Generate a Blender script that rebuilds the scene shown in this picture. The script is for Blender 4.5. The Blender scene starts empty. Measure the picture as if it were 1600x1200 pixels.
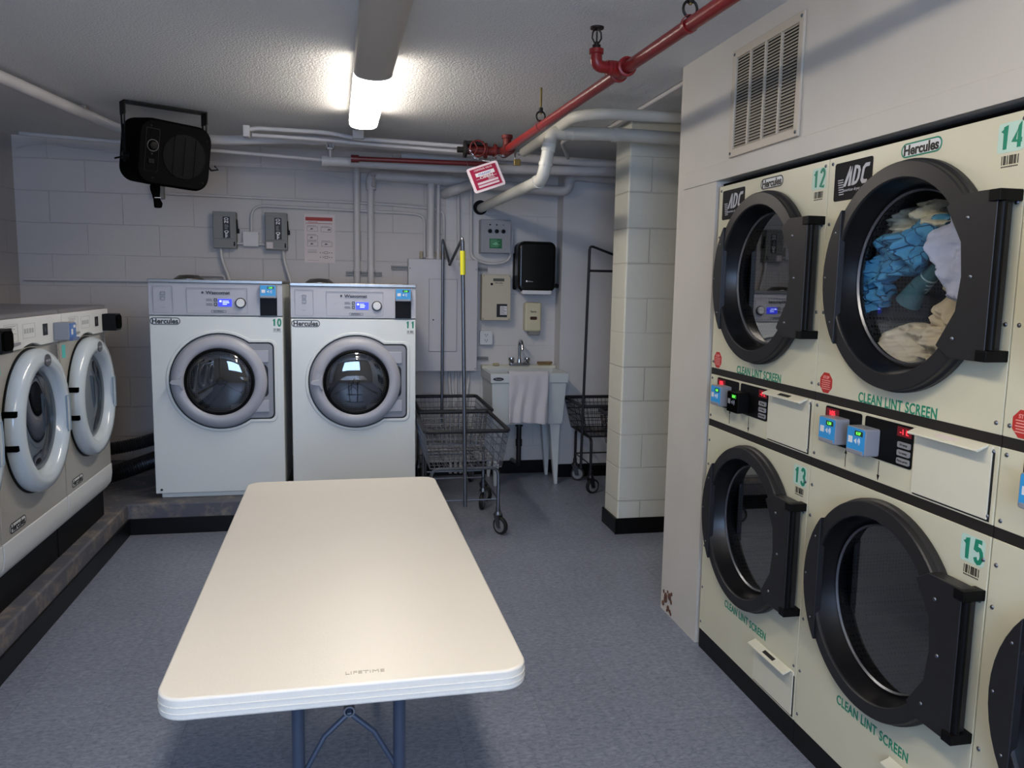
import bpy, bmesh, math, random
from mathutils import Matrix, Vector, noise
C = bpy.context.scene.collection
PI = math.pi
random.seed(7)

# ------------------------------------------------------------------ camera, world, lights, exposure
cam_d = bpy.data.cameras.new('camera'); cam = bpy.data.objects.new('camera', cam_d); C.objects.link(cam)
cam_d.sensor_width = 36.0; cam_d.lens = 1244.05/1600*36.0; cam_d.clip_start = 0.05
_X = Vector((0.97980039, -0.19922574, 0.01732901))      # rows: camera right / down / forward in the room's axes
_D = Vector((-0.00787053, -0.12500439, -0.99212497))
_F = Vector((0.19982304, 0.97194805, -0.12404736))
cam.matrix_world = Matrix(((_X.x, -_D.x, -_F.x, 0.0), (_X.y, -_D.y, -_F.y, 0.0), (_X.z, -_D.z, -_F.z, 1.52), (0, 0, 0, 1)))
bpy.context.scene.camera = cam
W = bpy.data.worlds.new('world'); bpy.context.scene.world = W; W.use_nodes = True
W.node_tree.nodes['Background'].inputs[0].default_value = (0.55, 0.68, 0.9, 1)
W.node_tree.nodes['Background'].inputs[1].default_value = 0.6
vs = bpy.context.scene.view_settings
bpy.context.scene.display_settings.display_device = 'sRGB'
vs.view_transform = 'Standard'; vs.look = 'None'; vs.gamma = 1.0; vs.use_curve_mapping = False
vs.exposure = 0.95
TUBE_BACK = 17.5      # lit diffuser of the far ceiling lamp
TUBE_NEAR = 17.5       # lit diffusers of the lamps behind the viewer
def area(name, loc, rot, sx, sy, power, col):
    d = bpy.data.lights.new(name, 'AREA'); d.shape = 'RECTANGLE'; d.size = sx; d.size_y = sy; d.energy = power; d.color = col
    o = bpy.data.objects.new(name, d); C.objects.link(o); o.location = loc; o.rotation_euler = rot; return o
area('window_daylight', (-0.35, -2.22, 1.55), (PI/2, 0, 0), 1.5, 1.1, 38, (0.38, 0.60, 1.0))   # daylight through the window behind the viewer

# ------------------------------------------------------------------ helpers
def lin(h):
    h = h.lstrip('#'); r = [int(h[i:i+2], 16)/255 for i in (0, 2, 4)]
    return tuple((c/12.92 if c <= 0.04045 else ((c+0.055)/1.055)**2.4) for c in r) + (1,)
MATS = {}
def mat(name, col, rough=0.5, metal=0.0, bump=0.0, bscale=60.0, var=0.0, vscale=6.0, emit=0.0, coat=0.0, spec=None, ecol=None):
    if name in MATS: return MATS[name]
    m = bpy.data.materials.new(name); m.use_nodes = True; nt = m.node_tree; b = nt.nodes['Principled BSDF']
    c = lin(col) if isinstance(col, str) else col
    b.inputs['Base Color'].default_value = c; b.inputs['Roughness'].default_value = rough; b.inputs['Metallic'].default_value = metal
    if spec is not None: b.inputs['Specular IOR Level'].default_value = spec
    if coat: b.inputs['Coat Weight'].default_value = coat
    if emit: b.inputs['Emission Color'].default_value = lin(ecol) if ecol else c; b.inputs['Emission Strength'].default_value = emit
    tc = nt.nodes.new('ShaderNodeTexCoord')
    if bump:
        n = nt.nodes.new('ShaderNodeTexNoise'); n.inputs['Scale'].default_value = bscale; n.inputs['Detail'].default_value = 3
        bu = nt.nodes.new('ShaderNodeBump'); bu.inputs['Strength'].default_value = bump; bu.inputs['Distance'].default_value = 0.004
        nt.links.new(tc.outputs['Object'], n.inputs['Vector']); nt.links.new(n.outputs['Fac'], bu.inputs['Height']); nt.links.new(bu.outputs['Normal'], b.inputs['Normal'])
    if var:
        n = nt.nodes.new('ShaderNodeTexNoise'); n.inputs['Scale'].default_value = vscale; n.inputs['Detail'].default_value = 5
        r = nt.nodes.new('ShaderNodeMapRange'); r.inputs['From Min'].default_value = 0.3; r.inputs['From Max'].default_value = 0.7
        r.inputs['To Min'].default_value = 1-var; r.inputs['To Max'].default_value = 1+var*0.3
        mx = nt.nodes.new('ShaderNodeVectorMath'); mx.operation = 'SCALE'; mx.inputs[0].default_value = c[:3]
        nt.links.new(tc.outputs['Object'], n.inputs['Vector']); nt.links.new(n.outputs['Fac'], r.inputs['Value'])
        nt.links.new(r.outputs['Result'], mx.inputs['Scale']); nt.links.new(mx.outputs['Vector'], b.inputs['Base Color'])
    MATS[name] = m; return m

class MB:
    def __init__(s): s.v = []; s.f = []; s.mi = []; s.m = 0
    def add(s, vs, fs, M=None):
        o = len(s.v)
        s.v += [tuple(M @ Vector(p)) if M else tuple(p) for p in vs]
        s.f += [tuple(i+o for i in f) for f in fs]; s.mi += [s.m]*len(fs); return s
    def box(s, x0, x1, y0, y1, z0, z1, M=None):
        x0, x1 = min(x0, x1), max(x0, x1); y0, y1 = min(y0, y1), max(y0, y1); z0, z1 = min(z0, z1), max(z0, z1)
        vs = [(x0,y0,z0),(x1,y0,z0),(x1,y1,z0),(x0,y1,z0),(x0,y0,z1),(x1,y0,z1),(x1,y1,z1),(x0,y1,z1)]
        return s.add(vs, [(0,3,2,1),(4,5,6,7),(0,1,5,4),(1,2,6,5),(2,3,7,6),(3,0,4,7)], M)
    def prism(s, poly, y0, y1, M=None):
        """polygon of (x, z) extruded along y (y0 is the side facing -y)"""
        n = len(poly); a = sum(poly[i][0]*poly[(i+1) % n][1]-poly[(i+1) % n][0]*poly[i][1] for i in range(n))
        if a < 0: poly = poly[::-1]
        if y0 > y1: y0, y1 = y1, y0
        vs = [(x, y0, z) for x, z in poly] + [(x, y1, z) for x, z in poly]
        fs = [tuple(range(n)), tuple(range(2*n-1, n-1, -1))] + [(i, i+n, (i+1) % n+n, (i+1) % n) for i in range(n)]
        return s.add(vs, fs, M)
    def frame(s, outer, inner, y0, y1, M=None):
        """closed band between two outlines with the same count of (x, z) points"""
        n = len(outer)
        vs = [(x, y0, z) for x, z in outer]+[(x, y0, z) for x, z in inner]+[(x, y1, z) for x, z in outer]+[(x, y1, z) for x, z in inner]
        fs = []
        for i in range(n):
            j = (i+1) % n
            fs += [(i, j, n+j, n+i), (2*n+j, 2*n+i, 3*n+i, 3*n+j), (j, i, 2*n+i, 2*n+j), (n+i, n+j, 3*n+j, 3*n+i)]
        return s.add(vs, fs, M)
    def cyl(s, p0, p1, r, r2=None, seg=16, M=None):
        p0 = Vector(p0); p1 = Vector(p1); d = (p1-p0)
        if d.length < 1e-7: return s
        d.normalize(); u = d.orthogonal().normalized(); w = d.cross(u); r2 = r if r2 is None else r2
        vs = [p0+(u*math.cos(2*PI*i/seg)+w*math.sin(2*PI*i/seg))*r for i in range(seg)]+[p1+(u*math.cos(2*PI*i/seg)+w*math.sin(2*PI*i/seg))*r2 for i in range(seg)]
        fs = [(i, (i+1) % seg, (i+1) % seg+seg, i+seg) for i in range(seg)]+[tuple(range(seg-1, -1, -1)), tuple(range(seg, 2*seg))]
        return s.add(vs, fs, M)
    def tube(s, pts, r, seg=10, closed=False, M=None, cap=True):
        P = [Vector(p) for p in pts]; n = len(P)
        def tan(i):
            a = P[(i-1) % n] if (closed or i > 0) else P[0]; b = P[(i+1) % n] if (closed or i < n-1) else P[-1]
            return (b-a).normalized()
        t = tan(0); u = t.orthogonal().normalized(); vs = []
        for i in range(n):
            t2 = tan(i); q = t.rotation_difference(t2); u = (q @ u); u = (u-t2*u.dot(t2)).normalized(); t = t2; w = t.cross(u)
            k = 1.0
            if (closed or 0 < i < n-1):
                c = (P[i]-P[(i-1) % n]).normalized().dot((P[(i+1) % n]-P[i]).normalized()); k = 1/math.sqrt(max(0.25, (1+c)/2)) if c < 0.999 else 1
            vs += [P[i]+(u*math.cos(2*PI*j/seg)+w*math.sin(2*PI*j/seg))*r*min(k, 1.25) for j in range(seg)]
        fs = []
        for i in range(n if closed else n-1):
            a = i*seg; b = ((i+1) % n)*seg
            fs += [(a+j, a+(j+1) % seg, b+(j+1) % seg, b+j) for j in range(seg)]
        if cap and not closed: fs += [tuple(range(seg-1, -1, -1)), tuple(range((n-1)*seg, n*seg))]
        return s.add(vs, fs, M)
    def lathe(s, prof, c=(0, 0, 0), axis='y', seg=48, M=None, close=False):
        """profile of (r, h) turned around the axis through c"""
        n = len(prof); vs = []
        for i in range(seg):
            a = 2*PI*i/seg; ca, sa = math.cos(a), math.sin(a)
            for r, h in prof:
                p = {'y': (r*ca, h, r*sa), 'z': (r*ca, r*sa, h), 'x': (h, r*ca, r*sa)}[axis]
                vs.append((p[0]+c[0], p[1]+c[1], p[2]+c[2]))
        fs = []
        m = n if close else n-1
        for i in range(seg):
            j = (i+1) % seg
            for k in range(m):
                k2 = (k+1) % n; f = (i*n+k, i*n+k2, j*n+k2, j*n+k)
                if prof[k][0] < 1e-6: f = (i*n+k, i*n+k2, j*n+k2)
                elif prof[k2][0] < 1e-6: f = (i*n+k, i*n+k2, j*n+k)
                fs.append(f)
        return s.add(vs, fs, M)
    def ball(s, c, r, sx=1, sy=1, sz=1, seg=14):
        pr = [(r*math.sin(PI*i/8), -r*math.cos(PI*i/8)) for i in range(9)]; pr[0] = (0, -r); pr[-1] = (0, r)
        return s.lathe(pr, (0, 0, 0), 'z', seg, Matrix.Translation(c) @ Matrix.Diagonal((sx, sy, sz, 1)))
    def text(s, t, x, y, z, size, sx=1.0, bold=0.0, align='CENTER', M=None, depth=0.0006, shear=0.0, sp=1.0):
        """text standing in the xz plane, read from -y; (x, y, z) is the middle of the line"""
        vs, fs = text_mesh(t, bold, align, shear, sp)
        F = Matrix(((size*sx, 0, 0, x), (0, 0, -depth/0.01, y), (0, size, 0, z), (0, 0, 0, 1)))
        return s.add(vs, fs, (M @ F) if M else F)
    def build(s, name, m, parent=None, bevel=0.0, seg=2, flat=False, ang=35, loc=None):
        me = bpy.data.meshes.new(name); me.from_pydata(s.v, [], s.f)
        ms = m if isinstance(m, (list, tuple)) else [m]
        for k in ms: me.materials.append(k)
        for p, i in zip(me.polygons, s.mi): p.material_index = i
        bm = bmesh.new(); bm.from_mesh(me); bmesh.ops.remove_doubles(bm, verts=bm.verts, dist=2e-6); bmesh.ops.recalc_face_normals(bm, faces=bm.faces); bm.to_mesh(me); bm.free()
        o = bpy.data.objects.new(name, me); C.objects.link(o)
        if loc:
            me.transform(Matrix.Translation(-Vector(loc))); o.location = loc
        if parent: o.parent = parent
        if not flat:
            for p in me.polygons: p.use_smooth = True
            me.set_sharp_from_angle(angle=math.radians(ang))
        if bevel:
            b = o.modifiers.new('bevel', 'BEVEL'); b.width = bevel; b.segments = seg; b.limit_method = 'ANGLE'; b.angle_limit = math.radians(40); b.harden_normals = True
        return o
_TX = {}; _TS = {}
def text_mesh(t, bold, align, shear=0.0, sp=1.0):
    k = (t, bold, align, shear, sp)
    if k in _TX: return _TX[k]
    cu = bpy.data.curves.new('t', 'FONT'); cu.body = t; cu.size = 1.0; cu.extrude = 0.01; cu.offset = bold; cu.align_x = align; cu.align_y = 'CENTER'; cu.shear = shear; cu.space_character = sp
    cu.resolution_u = 4
    o = bpy.data.objects.new('t', cu); C.objects.link(o); bpy.context.view_layer.update()
    me = bpy.data.meshes.new_from_object(o.evaluated_get(bpy.context.evaluated_depsgraph_get()))
    vs = [tuple(v.co) for v in me.vertices]; zs = [v[1] for v in vs]; xs = [v[0] for v in vs]; cz = (min(zs)+max(zs))/2; cx = (min(xs)+max(xs))/2 if align == 'CENTER' else 0
    _TS[k] = (max(xs)-min(xs), max(zs)-min(zs))
    r = ([(v[0]-cx, v[1]-cz, v[2]) for v in vs], [tuple(p.vertices) for p in me.polygons])
    bpy.data.objects.remove(o); bpy.data.curves.remove(cu); bpy.data.meshes.remove(me); _TX[k] = r; return r
def rrect(x0, x1, z0, z1, r, n=5):
    pts = []
    for cx, cz, a0 in ((x1-r, z1-r, 0), (x0+r, z1-r, 90), (x0+r, z0+r, 180), (x1-r, z0+r, 270)):
        for i in range(n+1):
            a = math.radians(a0+90*i/n); pts.append((cx+r*math.cos(a), cz+r*math.sin(a)))
    return pts
def bend(pts, r=0.06, n=6):
    P = [Vector(p) for p in pts]; out = [P[0]]
    for i in range(1, len(P)-1):
        a = (P[i-1]-P[i]); b = (P[i+1]-P[i]); rr = min(r, a.length*0.49, b.length*0.49); a.normalize(); b.normalize()
        s0 = P[i]+a*rr; s1 = P[i]+b*rr
        for k in range(n+1):
            t = k/n; out.append(s0*(1-t)**2+P[i]*2*t*(1-t)+s1*t*t)
    return out+[P[-1]]
def empty(name, loc=(0, 0, 0), rz=0.0):
    o = bpy.data.objects.new(name, None); o.empty_display_size = 0.05; C.objects.link(o); o.location = loc; o.rotation_euler = (0, 0, rz); return o
def tag(o, label, cat, group=None, kind=None):
    o['label'] = label
    if cat: o['category'] = cat
    if group: o['group'] = group
    if kind: o['kind'] = kind
    return o
def struct(o, label=None):
    o['kind'] = 'structure'
    if label: o['label'] = label
    return o

# ------------------------------------------------------------------ materials
def wall_mat(name, axis, col, row=0.2075, bw=0.44, off=0.0, lineoff=0.0, depth=0.6, rough=0.55, joint=0.3, joint_shade=0.10):
    """painted concrete block: courses of 0.2075, blocks 0.44 long; axis is the horizontal room axis"""
    m = bpy.data.materials.new(name); m.use_nodes = True; nt = m.node_tree; b = nt.nodes['Principled BSDF']; N = nt.nodes.new; L = nt.links.new
    tc = N('ShaderNodeTexCoord'); sp = N('ShaderNodeSeparateXYZ'); L(tc.outputs['Object'], sp.inputs[0]); cb = N('ShaderNodeCombineXYZ')
    ad = N('ShaderNodeMath'); ad.operation = 'ADD'; ad.inputs[1].default_value = off+20.0; L(sp.outputs[axis], ad.inputs[0]); L(ad.outputs[0], cb.inputs[0])
    az = N('ShaderNodeMath'); az.operation = 'ADD'; az.inputs[1].default_value = row*20-lineoff; L(sp.outputs['Z'], az.inputs[0]); L(az.outputs[0], cb.inputs[1])
    wn = N('ShaderNodeTexNoise'); wn.inputs['Scale'].default_value = 9; L(tc.outputs['Object'], wn.inputs['Vector'])
    wv = N('ShaderNodeVectorMath'); wv.operation = 'SCALE'; wv.inputs['Scale'].default_value = 0.006; L(wn.outputs['Color'], wv.inputs[0])
    va = N('ShaderNodeVectorMath'); L(cb.outputs[0], va.inputs[0]); L(wv.outputs[0], va.inputs[1])
    br = N('ShaderNodeTexBrick'); br.inputs['Scale'].default_value = 1.0; br.inputs['Brick Width'].default_value = bw; br.inputs['Row Height'].default_value = row
    br.inputs['Mortar Size'].default_value = 0.0045; br.inputs['Mortar Smooth'].default_value = 0.6; br.offset = 0.5
    L(va.outputs[0], br.inputs['Vector'])
    n = N('ShaderNodeTexNoise'); n.inputs['Scale'].default_value = 38; n.inputs['Detail'].default_value = 6; L(tc.outputs['Object'], n.inputs['Vector'])
    # how strongly a joint shows changes along the wall, the paint fills many of them
    jn = N('ShaderNodeTexNoise'); jn.inputs['Scale'].default_value = 2.3; L(tc.outputs['Object'], jn.inputs['Vector'])
    jr = N('ShaderNodeMapRange'); jr.inputs['From Min'].default_value = 0.35; jr.inputs['From Max'].default_value = 0.6; jr.inputs['To Min'].default_value = joint; L(jn.outputs['Fac'], jr.inputs['Value'])
    jm = N('ShaderNodeMath'); jm.operation = 'MULTIPLY'; L(br.outputs['Fac'], jm.inputs[0]); L(jr.outputs['Result'], jm.inputs[1])
    h = N('ShaderNodeMath'); h.operation = 'MULTIPLY_ADD'; h.inputs[1].default_value = -1.0
    ns = N('ShaderNodeMath'); ns.operation = 'MULTIPLY'; ns.inputs[1].default_value = 0.22; L(n.outputs['Fac'], ns.inputs[0])
    L(jm.outputs[0], h.inputs[0]); L(ns.outputs[0], h.inputs[2])
    bu = N('ShaderNodeBump'); bu.inputs['Strength'].default_value = depth; bu.inputs['Distance'].default_value = 0.008; L(h.outputs[0], bu.inputs['Height']); L(bu.outputs['Normal'], b.inputs['Normal'])
    # pits and grime in the block face
    pn = N('ShaderNodeTexNoise'); pn.inputs['Scale'].default_value = 16; pn.inputs['Detail'].default_value = 8; pn.inputs['Roughness'].default_value = 0.7; L(tc.outputs['Object'], pn.inputs['Vector'])
    pr = N('ShaderNodeMapRange'); pr.inputs['From Min'].default_value = 0.68; pr.inputs['From Max'].default_value = 0.74; pr.inputs['To Max'].default_value = 0.30; L(pn.outputs['Fac'], pr.inputs['Value'])
    dm = N('ShaderNodeMath'); dm.operation = 'MULTIPLY_ADD'; dm.inputs[1].default_value = joint_shade; L(jm.outputs[0], dm.inputs[0]); L(pr.outputs['Result'], dm.inputs[2])  # faint shadow of the mortar joints put into the colour, added to the pits
    mx = N('ShaderNodeMix'); mx.data_type = 'RGBA'; mx.inputs['A'].default_value = lin(col); mx.inputs['B'].default_value = lin('#4a453f')
    L(dm.outputs[0], mx.inputs['Factor']); L(mx.outputs['Result'], b.inputs['Base Color']); b.inputs['Roughness'].default_value = rough
    MATS[name] = m; return m
M_WB = wall_mat('wall_block_grey', 'X', '#c6c0bc', off=0.33, row=0.2185, bw=0.475, lineoff=0.148)
M_WR = wall_mat('wall_block_recess', 'X', '#d2cfcd', off=0.1, row=0.2035, lineoff=0.021, joint=0.15, depth=0.4, joint_shade=0.05)
M_WL = wall_mat('wall_block_left', 'Y', '#b4aeac', off=0.1, row=0.2185, bw=0.475, lineoff=0.148)
M_WC = wall_mat('wall_block_cream', 'X', '#d9d7c8', off=0.02, lineoff=0.0, depth=0.9, joint=0.25, joint_shade=0.015)
M_WCs = wall_mat('wall_block_cream_side', 'Y', '#d9d7c8', off=0.12, lineoff=0.0, depth=0.7, joint=0.5)
M_PAINT = mat('wall_paint_smooth', '#cfcac0', 0.45, bump=0.15, bscale=25, var=0.05, vscale=3)
def floor_mat():
    m = bpy.data.materials.new('vinyl_tile_floor'); m.use_nodes = True; nt = m.node_tree; b = nt.nodes['Principled BSDF']; N = nt.nodes.new; L = nt.links.new
    tc = N('ShaderNodeTexCoord')
    n1 = N('ShaderNodeTexNoise'); n1.inputs['Scale'].default_value = 55; n1.inputs['Detail'].default_value = 6; n1.inputs['Roughness'].default_value = 0.75; n1.inputs['Distortion'].default_value = 0.6
    mp = N('ShaderNodeMapping'); mp.inputs['Scale'].default_value = (0.8, 1.5, 1); L(tc.outputs['Object'], mp.inputs['Vector']); L(mp.outputs[0], n1.inputs['Vector'])
    rp = N('ShaderNodeValToRGB'); rp.color_ramp.elements[0].position = 0.36; rp.color_ramp.elements[1].position = 0.66
    rp.color_ramp.elements[0].color = lin('#676f7f'); rp.color_ramp.elements[1].color = lin('#969caa'); L(n1.outputs['Fac'], rp.inputs['Fac'])
    br = N('ShaderNodeTexBrick'); br.offset = 0; br.inputs['Scale'].default_value = 1; br.inputs['Brick Width'].default_value = 0.305; br.inputs['Row Height'].default_value = 0.305
    br.inputs['Mortar Size'].default_value = 0.0009; br.inputs['Mortar Smooth'].default_value = 0.2; br.inputs['Color1'].default_value = (0.88, 0.88, 0.88, 1); br.inputs['Color2'].default_value = (1, 1, 1, 1)
    br.inputs['Mortar'].default_value = (0.5, 0.5, 0.5, 1)
    mp2 = N('ShaderNodeMapping'); mp2.inputs['Location'].default_value = (20.08, 20.1, 0); L(tc.outputs['Object'], mp2.inputs['Vector']); L(mp2.outputs[0], br.inputs['Vector'])
    mx = N('ShaderNodeMix'); mx.data_type = 'RGBA'; mx.blend_type = 'MULTIPLY'; mx.inputs['Factor'].default_value = 0.75; L(rp.outputs['Color'], mx.inputs['A']); L(br.outputs['Color'], mx.inputs['B'])
    L(mx.outputs['Result'], b.inputs['Base Color'])
    n2 = N('ShaderNodeTexNoise'); n2.inputs['Scale'].default_value = 5; n2.inputs['Detail'].default_value = 4; L(tc.outputs['Object'], n2.inputs['Vector'])
    rr = N('ShaderNodeMapRange'); rr.inputs['To Min'].default_value = 0.28; rr.inputs['To Max'].default_value = 0.5; L(n2.outputs['Fac'], rr.inputs['Value']); L(rr.outputs['Result'], b.inputs['Roughness'])
    bu = N('ShaderNodeBump'); bu.inputs['Strength'].default_value = 0.12; bu.inputs['Distance'].default_value = 0.002; L(n1.outputs['Fac'], bu.inputs['Height']); L(bu.outputs['Normal'], b.inputs['Normal'])
    return m
M_FLOOR = floor_mat()
def popcorn():
    m = bpy.data.materials.new('textured_ceiling'); m.use_nodes = True; nt = m.node_tree; b = nt.nodes['Principled BSDF']; N = nt.nodes.new; L = nt.links.new
    tc = N('ShaderNodeTexCoord'); n = N('ShaderNodeTexNoise'); n.inputs['Scale'].default_value = 120; n.inputs['Detail'].default_value = 2; L(tc.outputs['Object'], n.inputs['Vector'])
    bu = N('ShaderNodeBump'); bu.inputs['Strength'].default_value = 0.8; bu.inputs['Distance'].default_value = 0.008; L(n.outputs['Fac'], bu.inputs['Height']); L(bu.outputs['Normal'], b.inputs['Normal'])
    b.inputs['Base Color'].default_value = lin('#dcdbd9'); b.inputs['Roughness'].default_value = 0.7; return m
M_CEIL = popcorn()
def curb_mat():
    m = bpy.data.materials.new('painted_concrete_curb'); m.use_nodes = True; nt = m.node_tree; b = nt.nodes['Principled BSDF']; N = nt.nodes.new; L = nt.links.new
    tc = N('ShaderNodeTexCoord'); n = N('ShaderNodeTexNoise'); n.inputs['Scale'].default_value = 9; n.inputs['Detail'].default_value = 8; n.inputs['Roughness'].default_value = 0.7; L(tc.outputs['Object'], n.inputs['Vector'])
    rp = N('ShaderNodeValToRGB'); e = rp.color_ramp.elements; e[0].position = 0.5; e[0].color = lin('#57585f'); e[1].position = 0.68; e[1].color = lin('#8b8074'); L(n.outputs['Fac'], rp.inputs['Fac'])
    L(rp.outputs['Color'], b.inputs['Base Color']); b.inputs['Roughness'].default_value = 0.55
    bu = N('ShaderNodeBump'); bu.inputs['Strength'].default_value = 0.5; bu.inputs['Distance'].default_value = 0.004; L(n.outputs['Fac'], bu.inputs['Height']); L(bu.outputs['Normal'], b.inputs['Normal']); return m
M_CURB = curb_mat()
M_CURBF = mat('curb_riser_paint', '#5d6474', 0.5, bump=0.5, bscale=20, var=0.15)
M_BBASE = mat('black_vinyl_base', '#070708', 0.4, bump=0.1, bscale=20, spec=0.25)
M_WHITE = mat('white_enamel', '#dfe3e0', 0.32, var=0.02, vscale=4)
M_WHITE2 = mat('white_plastic', '#d9dcdc', 0.35)
M_SILVER = mat('silver_plastic', '#adaeb6', 0.38)
M_SILVERD = mat('silver_plastic_dark', '#8d8f96', 0.4)
M_STEEL = mat('brushed_steel', '#9a9690', 0.32, 1.0, bump=0.1, bscale=90)
M_STEELD = mat('drum_steel', '#4d4a47', 0.3, 1.0, bump=0.2, bscale=120)
M_GALV = mat('galvanised_steel', '#8e8d8c', 0.6, 0.4)
M_CHROME = mat('chrome', '#c9cbd0', 0.16, 1.0)
M_DCHROME = mat('aged_chrome', '#7c7f85', 0.36, 1.0, bump=0.1)
M_WIRE = mat('dull_wire', '#77797e', 0.5, 0.85)
M_BLACK = mat('black_plastic', '#0a0a0b', 0.45, spec=0.15)
M_BLACKM = mat('black_matte', '#060606', 0.8, spec=0.02)
M_RUBBER = mat('black_rubber', '#141416', 0.6)
M_WHEEL = mat('grey_wheel', '#7c7c7c', 0.5)
M_CREAM = mat('cream_enamel', '#d8d4b9', 0.33, var=0.03, vscale=5)
M_CREAM2 = mat('cream_painted_steel_panel', '#dfdbc6', 0.4)
M_DOORB = mat('charcoal_enamel_door', '#1d1c1e', 0.45, bump=0.05, bscale=200)
M_GREY = mat('grey_electrical_enamel', '#7f7f7a', 0.5)
M_GREYL = mat('light_grey_paint', '#cac8cb', 0.45, bump=0.05)
M_PIPE = mat('painted_pipe_white', '#cfcbc9', 0.45, bump=0.2, bscale=30, var=0.08)
M_PVC = mat('white_pvc', '#d4d4cc', 0.3)
M_RED = mat('red_pipe_paint', '#8a1c1c', 0.35, bump=0.15, bscale=40, var=0.15)
M_RUST = mat('rusty_red_metal', '#6b1a14', 0.55, 0.2, bump=0.8, bscale=30, var=0.5, vscale=25)
M_GREEN = mat('green_ink', '#1a8a6a', 0.5)
M_INK = mat('black_ink', '#151515', 0.5)
M_MINT = mat('mint_backing', '#c3e0d0', 0.5)
M_REDSTK = mat('red_sticker', '#c0322c', 0.5)
M_PALE = mat('white_ink', '#e6e4e4', 0.5)
M_BLUE = mat('blue_reader_face', '#2d86c0', 0.35, emit=0.12)
M_LCD = mat('blue_lcd', '#2a33c8', 0.3, emit=0.9)
M_LCDT = mat('lcd_glyphs', '#bcd0ff', 0.3, emit=1.2)
M_LEDG = mat('green_led', '#57e03c', 0.4, emit=1.6)
M_LEDR = mat('red_led', '#ff2a35', 0.4, emit=1.6)
M_LEDRB = mat('red_led_window', '#5c0a12', 0.3, emit=0.25)
M_TABLE = mat('table_plastic', '#e6e1d5', 0.38, bump=0.08, bscale=180, var=0.02, vscale=3)
M_TLEG = mat('table_leg_enamel', '#3c4658', 0.4)
M_BEIGE = mat('beige_enamel', '#c9bfa9', 0.45)
M_SOAP = mat('yellowed_plastic', '#d8cfae', 0.35)
M_SINK = mat('sink_composite', '#dcd8c6', 0.4)
M_SINKW = mat('sink_body_white', '#ced3d2', 0.4)
M_TOWEL = mat('terry_towel', '#d3cfd2', 0.95, bump=0.8, bscale=220)
M_YEL = mat('yellow_sleeve', '#d8d32a', 0.4)
M_PAPER = mat('poster_paper', '#dccfcb', 0.6)
M_VENT = mat('vent_enamel', '#c6bcaa', 0.45)
M_WOOD = mat('brush_wood', '#8a6a48', 0.6, var=0.2, vscale=30)
M_HOLE = mat('dark_cavity', '#050505', 0.9)
M_LENS = mat('unlit_diffuser', '#b4ada2', 0.35)
M_LIT = mat('lit_diffuser', '#ffffff', 0.5, emit=TUBE_BACK, ecol='#fff4e6')
M_LITN = mat('lit_diffuser_near', '#ffffff', 0.5, emit=TUBE_NEAR, ecol='#fff0da')
M_AQUA = mat('aqua_sticker', '#4fc3c0', 0.5)
M_GREYBODY = mat('warm_grey_enamel', '#a4a29b', 0.35, var=0.02)
M_ICE = mat('pale_blue_white_plastic', '#c2cdd4', 0.22, coat=0.4)
M_HOSE = mat('flexible_duct', '#26272a', 0.35, 0.6)
M_BRASS = mat('brass_metal', '#8e7a4a', 0.35, 1.0)
def glass_mat(name, tint, refl=0.08, power=3.5):
    m = bpy.data.materials.new(name); m.use_nodes = True; nt = m.node_tree; nt.nodes.clear(); N = nt.nodes.new; L = nt.links.new
    o = N('ShaderNodeOutputMaterial'); t = N('ShaderNodeBsdfTransparent'); t.inputs[0].default_value = tint; g = N('ShaderNodeBsdfGlossy'); g.inputs['Roughness'].default_value = 0.02
    f = N('ShaderNodeLayerWeight'); f.inputs['Blend'].default_value = 0.5; p = N('ShaderNodeMath'); p.operation = 'POWER'; p.inputs[1].default_value = power; L(f.outputs['Facing'], p.inputs[0])
    a = N('ShaderNodeMath'); a.operation = 'ADD'; a.inputs[1].default_value = refl+0.04; a.use_clamp = True; L(p.outputs[0], a.inputs[0])
    x = N('ShaderNodeMixShader'); L(a.outputs[0], x.inputs[0]); L(t.outputs[0], x.inputs[1]); L(g.outputs[0], x.inputs[2]); L(x.outputs[0], o.inputs[0]); return m
M_GLASS = glass_mat('dark_door_glass', (0.35, 0.35, 0.37, 1), 0.08, 2.2)
M_GLASSC = glass_mat('clear_door_glass', (0.85, 0.87, 0.88, 1), 0.03, 3.2)
def drum_mat():
    """perforated steel: rows of small dark holes"""
    m = bpy.data.materials.new('perforated_drum'); m.use_nodes = True; nt = m.node_tree; b = nt.nodes['Principled BSDF']; N = nt.nodes.new; L = nt.links.new
    tc = N('ShaderNodeTexCoord'); v = N('ShaderNodeTexVoronoi'); v.inputs['Scale'].default_value = 85; v.inputs['Randomness'].default_value = 0.15; L(tc.outputs['Object'], v.inputs['Vector'])
    r = N('ShaderNodeMapRange'); r.inputs['From Min'].default_value = 0.3; r.inputs['From Max'].default_value = 0.38; L(v.outputs['Distance'], r.inputs['Value'])
    mx = N('ShaderNodeMix'); mx.data_type = 'RGBA'; mx.inputs['A'].default_value = lin('#17181a'); mx.inputs['B'].default_value = lin('#6d6f70'); L(r.outputs['Result'], mx.inputs['Factor']); L(mx.outputs['Result'], b.inputs['Base Color'])
    b.inputs['Metallic'].default_value = 0.7; b.inputs['Roughness'].default_value = 0.4; return m
M_DRUM = drum_mat()

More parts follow.
